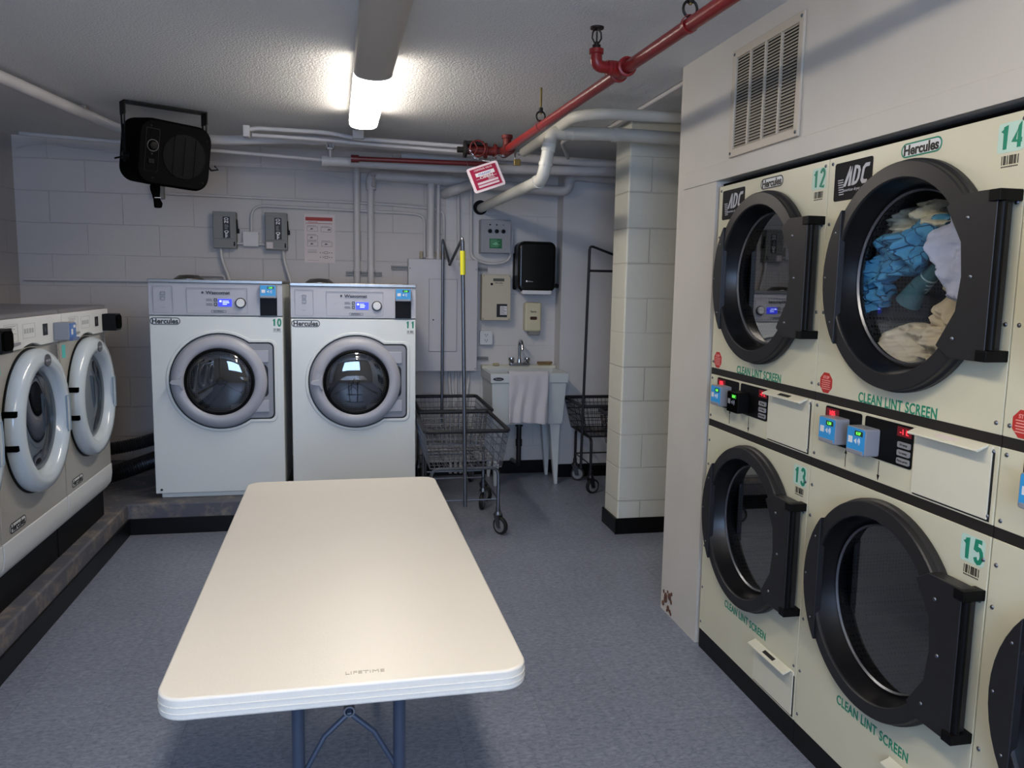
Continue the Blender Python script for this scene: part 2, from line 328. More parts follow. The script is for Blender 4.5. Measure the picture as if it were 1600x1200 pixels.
# ------------------------------------------------------------------ the room
H = 2.48
def boxo(name, a, m, bevel=0.0, parent=None):
    return MB().box(*a).build(name, m, parent, bevel, flat=(bevel == 0))
struct(boxo('floor', (-2.46, 3.4, -2.4, 6.4, -0.1, 0.0), M_FLOOR), 'blue-grey mottled vinyl tile floor')
struct(boxo('ceiling', (-2.46, 3.4, -2.4, 6.4, H, H+0.1), M_CEIL), 'grey ceiling with a rough sprayed texture')
struct(boxo('wall_back', (-2.26, 0.735, 6.2, 6.4, 0, H), M_WB), 'grey painted block wall behind the washers')
struct(boxo('wall_back_right', (0.735, 3.4, 6.2, 6.4, 0, H), M_WR), 'pale painted block wall behind the sink')
struct(boxo('wall_back_pier', (1.615, 3.2, 6.02, 6.2, 0, H), mat('pier_paint', '#d3d0ce', 0.5, bump=0.25, bscale=30, var=0.04)), 'smooth pale pier to the right of the sink')
struct(boxo('wall_left', (-2.46, -2.26, -2.4, 6.4, 0, H), M_WL), 'grey painted block wall on the left')
w = MB(); w.m = 0; w.box(1.612, 2.75, 4.545, 4.80, 0, H)
struct(w.build('wall_center', M_WC, bevel=0.012, flat=False), 'cream painted block partition between sink corner and dryers')
w = MB(); w.box(1.45, 1.62, 3.045, 3.43, 0, 1.945); w.box(1.45, 1.62, -2.2, 3.43, 1.945, H); w.box(1.62, 3.2, 3.31, 3.43, 0, H); w.box(1.45, 1.62, -2.2, 0.765, 0, 1.945)
struct(w.build('wall_right', M_PAINT, flat=True), 'cream painted wall the dryers are built into')
struct(boxo('wall_right_far', (3.2, 3.4, 3.3, 6.4, 0, H), M_PAINT), 'far side wall of the passage behind the partition')
w = MB(); w.box(-2.46, -1.1, -2.4, -2.25, 0, H); w.box(0.4, 1.7, -2.4, -2.25, 0, H); w.box(-1.1, 0.4, -2.4, -2.25, 0, 1.0); w.box(-1.1, 0.4, -2.4, -2.25, 2.1, H)
struct(w.build('wall_front', M_PAINT, flat=True), 'wall behind the viewer with a window')
w = MB(); w.box(-1.1, 0.4, -2.38, -2.36, 1.0, 2.1)
struct(w.build('window_1', mat('window_sky', '#bcd4ff', 0.3, emit=1.6), flat=True))
w = MB()
for x in (-1.1, -0.375, 0.35): w.box(x, x+0.05, -2.34, -2.29, 1.0, 2.1)
for z in (1.0, 2.05): w.box(-1.1, 0.4, -2.34, -2.29, z, z+0.05)
struct(w.build('trim_window', M_WHITE2, flat=True))
struct(MB().box(1.445, 1.455, -2.2, 3.36, 1.945, 2.012).build('trim_1', M_PAINT, bevel=0.002), 'board edge running above the dryers')
struct(MB().box(1.30, 1.455, 3.3, 3.3, 0, 0.01).build('trim_2', M_PAINT)) if False else None
# baseboards
bb = MB(); bb.box(0.46, 1.615, 6.188, 6.2, 0, 0.105); struct(bb.build('baseboard_back', M_BBASE, bevel=0.003))
bb = MB(); bb.box(1.603, 3.1, 6.008, 6.02, 0, 0.105); bb.box(1.603, 1.615, 6.008, 6.2, 0, 0.105); struct(bb.build('baseboard_pier', M_BBASE, bevel=0.003))
bb = MB(); bb.box(1.598, 2.76, 4.532, 4.545, 0, 0.10); bb.box(1.598, 1.612, 4.532, 4.81, 0, 0.10); struct(bb.build('baseboard_center', M_BBASE, bevel=0.005))
bb = MB(); bb.box(-1.285, 0.44, 4.94, 4.952, 0, 0.098); bb.box(-1.297, -1.283, -2.2, 4.952, 0, 0.098); struct(bb.build('baseboard_left', M_BBASE, bevel=0.003))
# raised concrete step: along the left wall and under the two big washers
st = MB(); st.prism([(-2.26, -2.2), (-1.295, -2.2), (-1.295, 4.95), (0.43, 4.95), (0.43, 6.2), (-2.26, 6.2)], 0, 0.188, Matrix(((1, 0, 0, 0), (0, 0, 1, 0), (0, 1, 0, 0), (0, 0, 0, 1))))
struct(st.build('floor_step', M_CURB, bevel=0.012, seg=3), 'grey painted concrete step carrying the washers')
# broken plaster at the foot of the dryer wall
cr = MB()
for i in range(16):
    y = 3.30+random.random()*0.12; z = random.random()*0.12; s = 0.006+random.random()*0.012
    cr.ball((1.449, y, z+s), s, 0.4, 1, 1, 6)
tag(cr.build('broken_plaster', mat('crumbled_plaster', '#6d4a3c', 0.9, bump=0.8, bscale=60, var=0.4, vscale=30)), 'rusty crumbled plaster at the foot of the white wall edge', 'plaster')

# ------------------------------------------------------------------ logos
def hercules(name, parent, cx, y, cz, w, outline=M_INK, M=None):
    h = w*0.25; b = MB()
    b.m = 0; b.prism(rrect(cx-w/2, cx+w/2, cz-h/2, cz+h/2, h*0.49, 6), y-0.0008, y, M)
    b.m = 1; b.frame(rrect(cx-w/2, cx+w/2, cz-h/2, cz+h/2, h*0.49, 6), rrect(cx-w/2+h*.1, cx+w/2-h*.1, cz-h/2+h*.1, cz+h/2-h*.1, h*0.39, 6), y-0.0014, y-0.0004, M)
    text_mesh('Hercules', 0.03, 'CENTER'); tw_, th_ = _TS[('Hercules', 0.03, 'CENTER', 0.0, 1.0)]; sz = h*0.72/th_
    b.m = 2; b.text('Hercules', cx, y-0.001, cz, sz, w*0.86/tw_/sz, 0.03, M=M)
    return b.build(name, [M_WHITE2, outline, M_INK], parent, flat=True)
def barcode(name, parent, x0, x1, y, z0, z1, M=None):
    b = MB(); x = x0; k = 0; rnd = random.Random(3)
    while x < x1:
        wd = rnd.choice((0.0014, 0.002, 0.003)); b.box(x, min(x+wd, x1), y-0.0006, y, z0+0.006, z1, M); x += wd+rnd.choice((0.0014, 0.0026, 0.004))
    x = x0
    while x < x1: b.box(x, x+0.0028, y-0.0006, y, z0, z0+0.003, M); x += 0.0048
    return b.build(name, M_INK, parent, flat=True)
def _arc(cx, cz, rx_, rz_, a0, a1, n=9): return [(cx+rx_*math.cos(math.radians(a0+(a1-a0)*i/n)), cz+rz_*math.sin(math.radians(a0+(a1-a0)*i/n))) for i in range(n+1)]
DIGITS = {'1': [[(-0.30, 0.74), (0.12, 1.0), (0.12, 0.0)]], '0': [_arc(0, 0.5, 0.45, 0.5, 90, 450, 16)], '2': [_arc(0, 0.74, 0.45, 0.26, 165, -25)+[(-0.45, 0.0), (0.5, 0.0)]],
          '3': [_arc(0, 0.75, 0.42, 0.25, 160, -90)+_arc(0, 0.26, 0.45, 0.26, 90, -165)], '4': [[(0.2, 0.0), (0.2, 1.0), (-0.5, 0.3), (0.55, 0.3)]], '5': [[(0.42, 1.0), (-0.32, 1.0), (-0.40, 0.55)]+_arc(0, 0.33, 0.46, 0.33, 135, -160)],
          '6': [_arc(0, 0.3, 0.45, 0.3, 90, 450, 14), _arc(0.1, 0.5, 0.55, 0.5, 80, 180)], '7': [[(-0.45, 1.0), (0.45, 1.0), (-0.1, 0.0)]]}
def number(name, parent, s, cx, y, cz, h, back=True, M=None):
    b = MB(); b.m = 0
    k = h*0.088; n = len(s); w1 = h*0.60
    for i, d in enumerate(s):
        x0 = cx+(i-n/2)*w1+w1*0.5; F = Matrix(((1, 0, 0, x0), (0, 0.0006/k, 0, y-0.0006), (0, 0, 1, cz), (0, 0, 0, 1)))
        for pl in DIGITS[d]: b.tube([(px*w1*0.58, 0, (pz-0.5)*(h-2*k)) for px, pz in pl], k, 8, M=(M @ F) if M else F)
    ms = [M_GREEN]
    if back:
        b.m = 1; b.prism(rrect(cx-h*0.60, cx+h*0.60, cz-h*0.53, cz+h*0.53, 0.008), y-0.0005, y, M); ms.append(M_MINT)
    return b.build(name, ms, parent, flat=True)
def lines(b, x0, x1, y, z0, z1, n, rnd=random.Random(5), th=None):
    for i in range(n):
        z = z1-(i+0.5)*(z1-z0)/n; t = th or (z1-z0)/n*0.32; b.box(x0, x0+(x1-x0)*(0.6+0.4*rnd.random()), y-0.0005, y, z-t/2, z+t/2)

# ------------------------------------------------------------------ card reader (blue faced payment box)
def reader(parent, cx, y, cz, w, h, d, face='blue', tilt=0.0, name='card_reader', digits='1.10'):
    b = MB(); b.prism(rrect(cx-w/2, cx+w/2, cz-h/2, cz+h/2, w*0.08), y-d, y)
    o = b.build(name, M_SILVERD if face == 'blue' else M_BLACK, parent, bevel=0.002)
    f = MB(); f.m = 0; f.prism(rrect(cx-w*.46, cx+w*.46, cz-h*.44, cz+h*.46, w*0.06), y-d-0.0012, y-d+0.001)
    f.m = 1; f.box(cx-w*.05, cx+w*.36, y-d-0.002, y-d-0.001, cz+h*.2, cz+h*.38)
    f.m = 2; f.text(digits, cx+w*.15, y-d-0.002, cz+h*.29, h*.15, 1.0, 0.0)
    f.m = 3
    f.box(cx-w*.38, cx-w*.16, y-d-0.002, y-d-0.001, cz-h*.1, cz+h*.14)
    for k in range(3):     # contactless waves and arrow
        r = w*(.05+.05*k); pts = [(cx+w*.08+r*math.cos(a), y-d-0.0016, cz+r*math.sin(a)) for a in [math.radians(-50+20*i) for i in range(6)]]
        f.tube(pts, w*.012, 4)
    f.prism([(cx-w*.08, cz), (cx+w*.05, cz+h*.1), (cx+w*.05, cz-h*.1)], y-d-0.002, y-d-0.001)
    if face == 'blue': ms = [M_BLUE, mat('led_window_dark', '#2b3a22', 0.3), M_LEDG, M_PALE]
    else: ms = [M_BLACKM, mat('led_window_green', '#1c6a1c', 0.3, emit=0.4), M_LEDG, M_SILVERD]
    f.build('reader_face', ms, o, flat=True)
    s = MB(); s.box(cx-w*.42, cx+w*.42, y-d-0.004, y-d+0.002, cz-h*.47, cz-h*.33); s.build('card_slot', M_SILVERD if face == 'blue' else M_BLACKM, o, bevel=0.001)
    return o

# ------------------------------------------------------------------ big front-loading washers
def octa(cx, cz, r): return [(cx+r*math.cos(math.radians(22.5+45*i)), cz+r*math.sin(math.radians(22.5+45*i))) for i in range(8)]
def keyhole(r, xr, zh, cr, n=40):
    """circle of radius r joined to a rounded block reaching right to xr and +-zh"""
    a0 = math.asin(zh/r); pts = []
    a_start = a0; 
    for i in range(n+1):
        a = a_start+(2*PI-2*a_start)*i/n; pts.append((r*math.cos(a), r*math.sin(a)))
    for k in range(5):
        a = math.radians(-90+90*k/4); pts.append((xr-cr+cr*math.cos(a), -zh+cr+cr*math.sin(a)))
    for k in range(5):
        a = math.radians(90*k/4); pts.append((xr-cr+cr*math.cos(a), zh-cr+cr*math.sin(a)))
    return pts
def make_washer(loc, num, label, code):
    t = empty('washing_machine', loc); tag(t, label, 'washing machine', 'large white front loaders on the concrete step')
    hw = 0.381
    b = MB(); b.box(-hw, hw, 0.0, 0.62, 0.02, 1.10); b.box(-hw+0.03, hw-0.03, 0.02, 0.60, 0.188-loc[2], 0.02); b.box(-hw, hw, 0.03, 0.62, 1.10, 1.30)
    b.build('body', M_WHITE, t, bevel=0.006)
    p = MB(); p.prism([(0.0, 1.106), (-0.004, 1.106), (0.004, 1.298), (0.03, 1.298), (0.03, 1.106)], -hw, hw, Matrix(((0, 1, 0, 0), (1, 0, 0, 0), (0, 0, 1, 0), (0, 0, 0, 1))))
    cp = p.build('control_panel', M_SILVER, t, bevel=0.002)
    y = -0.003
    q = MB(); q.frame(rrect(-0.355, -0.245, 1.118, 1.278, 0.006), rrect(-0.353, -0.247, 1.120, 1.276, 0.005), y-0.001, y+0.002)
    q.frame(rrect(-0.168, 0.178, 1.118, 1.270, 0.006), rrect(-0.166, 0.176, 1.120, 1.268, 0.005), y-0.001, y+0.002)
    for zz in (1.235, 1.205): q.frame(rrect(-0.312, -0.286, zz-0.011, zz+0.011, 0.002), rrect(-0.309, -0.289, zz-0.008, zz+0.008, 0.002), y-0.001, y+0.002)
    q.box(-0.31, -0.287, y-0.001, y+0.002, 1.150, 1.152)
    q.build('panel_outline', M_SILVERD, cp, flat=True)
    q = MB(); q.text('Wascomat', 0.010, y-0.0005, 1.242, 0.025, 1.25, 0.03); q.box(-0.083, -0.072, y-0.001, y+0.002, 1.236, 1.248)
    q.build('maker_lettering', mat('dark_grey_ink', '#35363c', 0.5), cp, flat=True); q = MB()
    q.text('EXTRALL', 0.012, y-0.0005, 1.130, 0.012, 1.2, 0.01); q.frame(rrect(-0.03, 0.055, 1.123, 1.137, 0.004), rrect(-0.0285, 0.0535, 1.1245, 1.1355, 0.003), y-0.0015, y+0.002)
    lines(q, -0.058, -0.02, y, 1.190, 1.206, 2); lines(q, -0.058, -0.02, y, 1.163, 1.179, 2)
    q.build('panel_lettering', mat('dark_grey_ink', '#35363c', 0.5), cp, flat=True)
    q = MB(); q.m = 0; q.box(0.01, 0.088, y-0.002, y+0.002, 1.160, 1.204); q.m = 1; lines(q, 0.036, 0.075, y-0.002, 1.168, 1.197, 3)
    q.box(0.018, 0.030, y-0.0026, y-0.002, 1.186, 1.196); q.build('display', [M_LCD, M_LCDT], cp, flat=True)
    for zz in (1.198, 1.172):
        q = MB(); q.frame(rrect(-0.013, 0.004, zz-0.009, zz+0.009, 0.002), rrect(-0.010, 0.001, zz-0.006, zz+0.006, 0.002), y-0.002, y+0.002); q.build('button', M_INK, cp, flat=True)
    k = MB(); k.lathe([(0.031, 0), (0.031, -0.010), (0.027, -0.012)], (0.139, y, 1.182), 'y', 28); k.lathe([(0.0, -0.02), (0.022, -0.02), (0.025, -0.016), (0.025, 0)], (0.139, y, 1.182), 'y', 28)
    k.m = 1; k.v = k.v; kk = k.build('knob', [M_WHITE2, M_INK], cp)
    for pl in kk.data.polygons: pl.material_index = 1 if pl.index < 28*2 else 0
    tp = MB(); tp.box(-hw-0.002, hw+0.002, -0.006, 0.62, 1.298, 1.318); tp.build('top_panel', M_STEEL, t, bevel=0.003)
    # card reader on a black bracket at the right end of the panel
    bk = MB(); bk.box(0.252, 0.350, -0.012, 0.002, 1.108, 1.235); bk.build('reader_bracket', M_BLACK, t, bevel=0.002)
    reader(t, 0.301, -0.004, 1.253, 0.098, 0.080, 0.030, digits=code)
    hercules('brand_label', t, -0.292, -0.0002, 1.070, 0.17)
    number('number_decal', t, num, 0.345, -0.0002, 1.066, 0.052, back=False)
    barcode('barcode_label', t, 0.325, 0.37, -0.0002, 1.008, 1.030)
    # door
    cx, cz = 0.010, 0.708
    T = Matrix.Translation((cx, 0, cz))
    K = lambda o: keyhole(0.288+o, 0.312+o, 0.232+o, 0.03+o*0.5)
    s = MB(); s.frame(K(0.022), K(0.004), -0.007, 0.003, T); s.build('door_surround', M_WHITE, t, bevel=0.005)
    s = MB(); s.prism(K(0.0045), -0.003, 0.004, T); gap = s.build('door_gap', M_INK, t, flat=True)
    s = MB(); s.frame(K(-0.004), keyhole(0.20, 0.28, 0.1, 0.03), -0.009, 0.003, T); s.build('door_recess', M_SILVERD, t, bevel=0.003)
    hb = MB(); hc = MB()
    hb.prism([(0.06, 0.145), (0.06, 0.19), (0.285, 0.19), (0.285, 0.115), (0.26, 0.115)], -0.022, -0.008, T); hc.prism([(0.06, -0.145), (0.06, -0.19), (0.285, -0.19), (0.285, -0.115), (0.26, -0.115)], -0.022, -0.008, T)
    hb.build('hinge_cover', M_SILVER, t, bevel=0.004); hc.build('hinge_cover', M_SILVER, t, bevel=0.004)
    d = MB(); d.lathe([(0.272, -0.006), (0.276, -0.02), (0.268, -0.036), (0.24, -0.046), (0.215, -0.044), (0.203, -0.034), (0.2, -0.012)], (cx, 0, cz), 'y', 72)
    dr = d.build('door', M_SILVER, t, ang=60)
    g = MB(); g.lathe([(0.203, -0.036), (0.192, -0.040), (0.186, -0.034), (0.186, 0.02), (0.2, 0.02)], (cx, 0, cz), 'y', 60); g.build('door_gasket', M_BLACK, dr)
    g = MB(); g.lathe([(0.187, -0.036)]+[(0.187*math.cos(a), -0.036-0.022*math.sin(a)) for a in [math.radians(10*i) for i in range(1, 9)]]+[(0.0, -0.058)], (cx, 0, cz), 'y', 60); g.build('door_glass', M_GLASS, dr, ang=80)
    g = MB(); g.m = 0; g.lathe([(0.186, -0.0025), (0.186, -0.0055), (0.165, -0.012), (0.15, -0.006), (0.0, -0.006)], (cx, 0, cz), 'y', 60)
    g.m = 1; g.lathe([(0.0, -0.020), (0.018, -0.018), (0.024, -0.008)], (cx, 0, cz), 'y', 20)
    for a in (90, 210, 330):
        aa = math.radians(a); g.cyl((cx+0.02*math.cos(aa), -0.010, cz+0.02*math.sin(aa)), (cx+0.15*math.cos(aa), -0.012, cz+0.15*math.sin(aa)), 0.006, seg=8)
    g.build('drum', [M_DRUM, M_STEELD], t, ang=50)
    hd = MB(); hd.prism([(-0.278, 0.0), (-0.272, 0.012), (-0.225, 0.020), (-0.212, 0.042), (-0.203, 0.042), (-0.208, 0.0), (-0.203, -0.042), (-0.212, -0.042), (-0.225, -0.020), (-0.272, -0.012)], -0.060, -0.040, T)
    hd.build('door_handle', M_SILVER, dr, bevel=0.005, seg=3)
    ic = MB()
    for k, px in enumerate((-0.236, -0.222)):
        ic.lathe([(0.0075, -0.0475), (0.0075, -0.046), (0.0062, -0.046), (0.0062, -0.0475)], (cx+px, 0, cz+0.068), 'y', 14, close=True)
    ic.build('door_symbols', M_SILVERD, dr, flat=True)
    sc = MB(); sc.cyl((-hw+0.035, -0.004, 0.045), (-hw+0.035, 0.002, 0.045), 0.007); sc.build('screw', M_STEELD, t)
    # low lids and handles on top
    l = MB(); l.lathe([(0.0, 0.030), (0.06, 0.026), (0.09, 0.004), (0.09, 0.0)], (-0.22, 0.38, 1.318), 'z', 28); l.build('vent_cap', M_STEEL, t)
    return t
w10 = make_washer((-0.778, 5.05, 0.199), '10', 'white front-loading washer numbered 10, left of the pair on the step', '2.50')
w11 = make_washer((0.031, 5.05, 0.190), '11', 'white front-loading washer numbered 11, right of the pair beside the panel', '2.50')

# ------------------------------------------------------------------ grey washers along the left wall
def make_small_washer(y0, label, rd, sticker):
    """machine 0.725 wide; its left end seen from the front is at y0"""
    w = 0.722; t = empty('front_load_washer', (-1.318, y0, 0.34), PI/2); tag(t, label, 'washing machine', 'grey front loaders along the left wall')
    top = 1.03
    b = MB(); b.box(0.002, w-0.002, 0.0, 0.72, 0.14, 0.885); b.box(0.004, w-0.004, 0.012, 0.72, 0.885, 1.0); b.build('body', M_GREYBODY, t, bevel=0.006)
    R = 0.30; cx, cz = w/2, 0.575
    lid = MB(); lid.box(0.0, w, -0.004, 0.74, top-0.022, top); lid.build('lid', mat('grey_lid', '#6f6e72', 0.4), t, bevel=0.008, seg=3)
    # kick skirt: white, rounding inwards at the bottom
    k = MB(); Mk = Matrix(((0, 1, 0, 0), (1, 0, 0, 0), (0, 0, 1, 0), (0, 0, 0, 1)))
    k.prism([(-0.003, 0.145), (-0.004, 0.09), (0.004, 0.04), (0.03, 0.005), (0.06, 0.0), (0.7, 0.0), (0.7, 0.145)], 0.003, w-0.003, Mk); k.build('kick_skirt', M_WHITE2, t, bevel=0.003)
    # control panel with an arch cut around the door
    ra = 0.325; out = [(0.0, 0.885)]
    a0 = math.asin(min(0.999, (0.885-cz)/ra))
    for i in range(15):
        a = PI-a0-(PI-2*a0)*i/14; out.append((cx+ra*math.cos(a), cz+ra*math.sin(a)))
    out += [(w, 0.885), (w, top-0.02), (0, top-0.02)]
    p = MB(); p.prism(out, -0.016, 0.014); cp = p.build('control_panel', M_WHITE2, t, bevel=0.004)
    q = MB(); y = -0.0162
    q.m = 0; lines(q, 0.10, 0.21, y, 0.935, 0.985, 8); q.m = 1
    q.frame(rrect(0.09, 0.22, 0.918, 0.99, 0.004), rrect(0.0915, 0.2185, 0.9195, 0.9885, 0.003), y-0.0006, y+0.001)
    q.frame(rrect(0.27, 0.40, 0.925, 0.985, 0.004), rrect(0.2715, 0.3985, 0.9265, 0.9835, 0.003), y-0.0006, y+0.001)
    for k2 in range(4): q.box(0.285+k2*0.027, 0.303+k2*0.027, y-0.0006, y, 0.945, 0.965)
    q.build('panel_print', [mat('grey_print', '#8c8a88', 0.6), mat('pale_print', '#aab0b0', 0.6)], cp, flat=True)
    dd = MB(); dd.prism([(0.125, 0.897), (0.235, 0.905), (0.235, 0.915), (0.12, 0.915)], y-0.004, y+0.002); dd.build('detergent_drawer_grip', M_SILVERD, cp, bevel=0.001)
    ds = MB(); ds.m = 0; ds.box(0.488, 0.540, y-0.002, y+0.002, 0.925, 0.975); ds.m = 1; ds.box(0.510, 0.513, y-0.0026, y-0.001, 0.94, 0.96); ds.build('display', [M_INK, M_SILVERD], cp, flat=True)
    # door: pale ring with a deep glass bowl
    d = MB(); d.lathe([(0.298, 0.0), (0.304, -0.02), (0.302, -0.044), (0.288, -0.060), (0.255, -0.066), (0.235, -0.062), (0.224, -0.045), (0.210, 0.0), (0.208, 0.012)], (cx, 0, cz), 'y', 72)
    dr = d.build('door', M_ICE, t, ang=60)
    g = MB(); g.lathe([(0.214, -0.020), (0.205, -0.024), (0.185, -0.014), (0.14, -0.007), (0.0, -0.005)], (cx, 0, cz), 'y', 60); g.build('door_glass', glass_mat('bowl_glass', (0.30, 0.32, 0.34, 1), 0.04), dr, ang=80)
    g = MB(); g.m = 0; g.lathe([(0.21, 0.002), (0.2, -0.001), (0.165, -0.003), (0.0, -0.0015)], (cx, 0, cz), 'y', 60)
    g.build('drum', [M_STEELD], t, ang=60)
    g = MB(); g.lathe([(0.308, -0.001), (0.308, -0.006), (0.294, -0.008), (0.294, -0.001)], (cx, 0, cz), 'y', 72); g.build('door_gasket', M_BLACK, t)
    o = MB(); o.m = 0; o.lathe([(0.0, -0.0025), (0.028, -0.002), (0.030, 0.001)], (0, 0, 0), 'y', 28, Matrix.Translation((cx+0.02, -0.066, cz+0.252)) @ Matrix.Diagonal((1.25, 1, 0.9, 1)))
    o.m = 1; o.text('MAYTAG', cx+0.02, -0.0688, cz+0.252, 0.013, 1.0, 0.0); o.build('door_badge', [mat('badge_grey', '#4b4e52', 0.4), M_SILVER], dr, flat=True)
    gr = MB(); gr.frame(rrect(cx+0.222, cx+0.262, cz-0.09, cz+0.075, 0.006), rrect(cx+0.226, cx+0.258, cz-0.086, cz+0.071, 0.004), -0.068, -0.060); gr.build('door_grip', mat('grip_blue_grey', '#8fa0ae', 0.3), dr, flat=True)
    for zz in (0.07, -0.065):
        h = MB(); h.box(cx-0.305, cx-0.278, -0.052, -0.002, cz+zz-0.012, cz+zz+0.012); h.build('hinge', M_BLACKM, dr, bevel=0.003)
    hercules('brand_label', t, 0.15, -0.0003, 0.185, 0.165)
    s = MB(); s.box(0.03, 0.075, -0.0008, 0, 0.80, 0.862); s.build('number_sticker', M_AQUA, t, flat=True) if sticker else None
    if rd == 'blue':
        bk = MB(); bk.box(0.612, 0.700, -0.082, -0.016, 0.895, 0.975); bb_ = bk.build('card_reader', M_SILVERD, t, bevel=0.004)
        f = MB(); f.m = 0; f.box(0.617, 0.695, -0.085, -0.081, 0.900, 0.971); f.m = 1; f.box(0.63, 0.65, -0.086, -0.084, 0.92, 0.945); f.box(0.66, 0.685, -0.086, -0.084, 0.95, 0.962); f.build('reader_face', [mat('blue_reader_side', '#3f6fb4', 0.35), M_PALE], bb_, flat=True)
        s = MB(); s.box(0.612, 0.70, -0.097, -0.080, 0.893, 0.907); s.build('card_slot', mat('slot_blue_grey', '#5a6c96', 0.4), bb_, bevel=0.002)
    else:
        bk = MB(); bk.box(0.610, 0.712, -0.085, -0.016, 0.895, 0.985); bb_ = bk.build('card_reader', M_BLACK, t, bevel=0.004)
        f = MB(); f.prism(rrect(0.618, 0.700, 0.905, 0.978, 0.02), -0.093, -0.084); f.build('reader_face', M_BLACKM, bb_, bevel=0.002)
    ch = MB()
    for i in range(11): ch.lathe([(0.007, 0), (0.009, 0.001), (0.007, 0.002), (0.005, 0.001)], (w-0.035+0.003*math.sin(i*2), -0.004, 0.86-i*0.012), 'y', 8, close=True)
    ch.build('chain', M_CHROME, t)
    return t
make_small_washer(4.03, 'grey washer with black card reader, farthest along the left wall', 'black', True)
make_small_washer(3.303, 'grey washer with blue-faced card reader, second from the back on the left', 'blue', True)
make_small_washer(2.576, 'grey washer mostly cut off by the left edge of the photo', 'black', True)
for i, (y0, y1, lb) in enumerate(((4.02, 4.745, 'black metal base under the farthest grey washer'), (3.29, 4.012, 'black metal base under the second grey washer'), (2.56, 3.282, 'black metal base under the nearest grey washer'))):
    p = MB(); p.box(-2.05, -1.365, y0, y1, 0.188, 0.3395); tag(p.build('pedestal_base', M_BLACK, bevel=0.004), lb, 'base', 'black bases under the grey washers')

# flexible duct lying on the step in the corner
def duct(name, pts, r, label, m):
    P = bend(pts, 0.12, 8); b = MB()
    core = [Vector(p) for p in P]; L = [0.0]
    for i in range(1, len(core)): L.append(L[-1]+(core[i]-core[i-1]).length)
    tot = L[-1]; n = int(tot/0.008)
    def at(s):
        for i in range(1, len(core)):
            if s <= L[i]: k = (s-L[i-1])/max(1e-6, L[i]-L[i-1]); return core[i-1].lerp(core[i], k)
        return core[-1]
    vs = []; fs = []; seg = 16; up = Vector((0, 0, 1))
    for i in range(n+1):
        p = at(i*0.008); q = at(min(tot, i*0.008+0.01)); p0 = at(max(0, i*0.008-0.01)); d = (q-p0).normalized(); u = d.cross(up).normalized(); v = d.cross(u)
        rr = r*(1.0 if i % 2 == 0 else 0.86)
        vs += [p+(u*math.cos(2*PI*j/seg)+v*math.sin(2*PI*j/seg))*rr for j in range(seg)]
    for i in range(n): fs += [(i*seg+j, i*seg+(j+1) % seg, (i+1)*seg+(j+1) % seg, (i+1)*seg+j) for j in range(seg)]
    b.add(vs, fs); return tag(b.build(name, m, ang=20), label, 'hose')
duct('exhaust_hose', [(-2.0, 5.35, 0.26), (-1.62, 5.28, 0.25), (-1.42, 5.42, 0.29), (-1.26, 5.62, 0.32), (-1.20, 5.73, 0.34), (-1.02, 5.735, 0.35)], 0.055, 'black corrugated hose curving behind the left washers to washer 10', M_HOSE)
duct('exhaust_hose', [(-2.0, 5.62, 0.34), (-1.7, 5.66, 0.36), (-1.42, 5.70, 0.40), (-1.22, 5.73, 0.46), (-1.02, 5.735, 0.47)], 0.045, 'second dark corrugated hose against the back wall', mat('duct_grey', '#3a3b3d', 0.4, 0.5))

_SC = {}
def screw(name, parent, loc, r):
    if 'm' not in _SC:
        o = MB().lathe([(0.0, -0.7), (0.5, -0.62), (0.85, -0.35), (1.0, 0.0)], (0, 0, 0), 'y', 10).build(name, M_DCHROME, parent); _SC['m'] = o
    else: o = _SC['m'].copy(); C.objects.link(o); o.parent = parent
    o.location = loc; o.scale = (r, r, r); return o
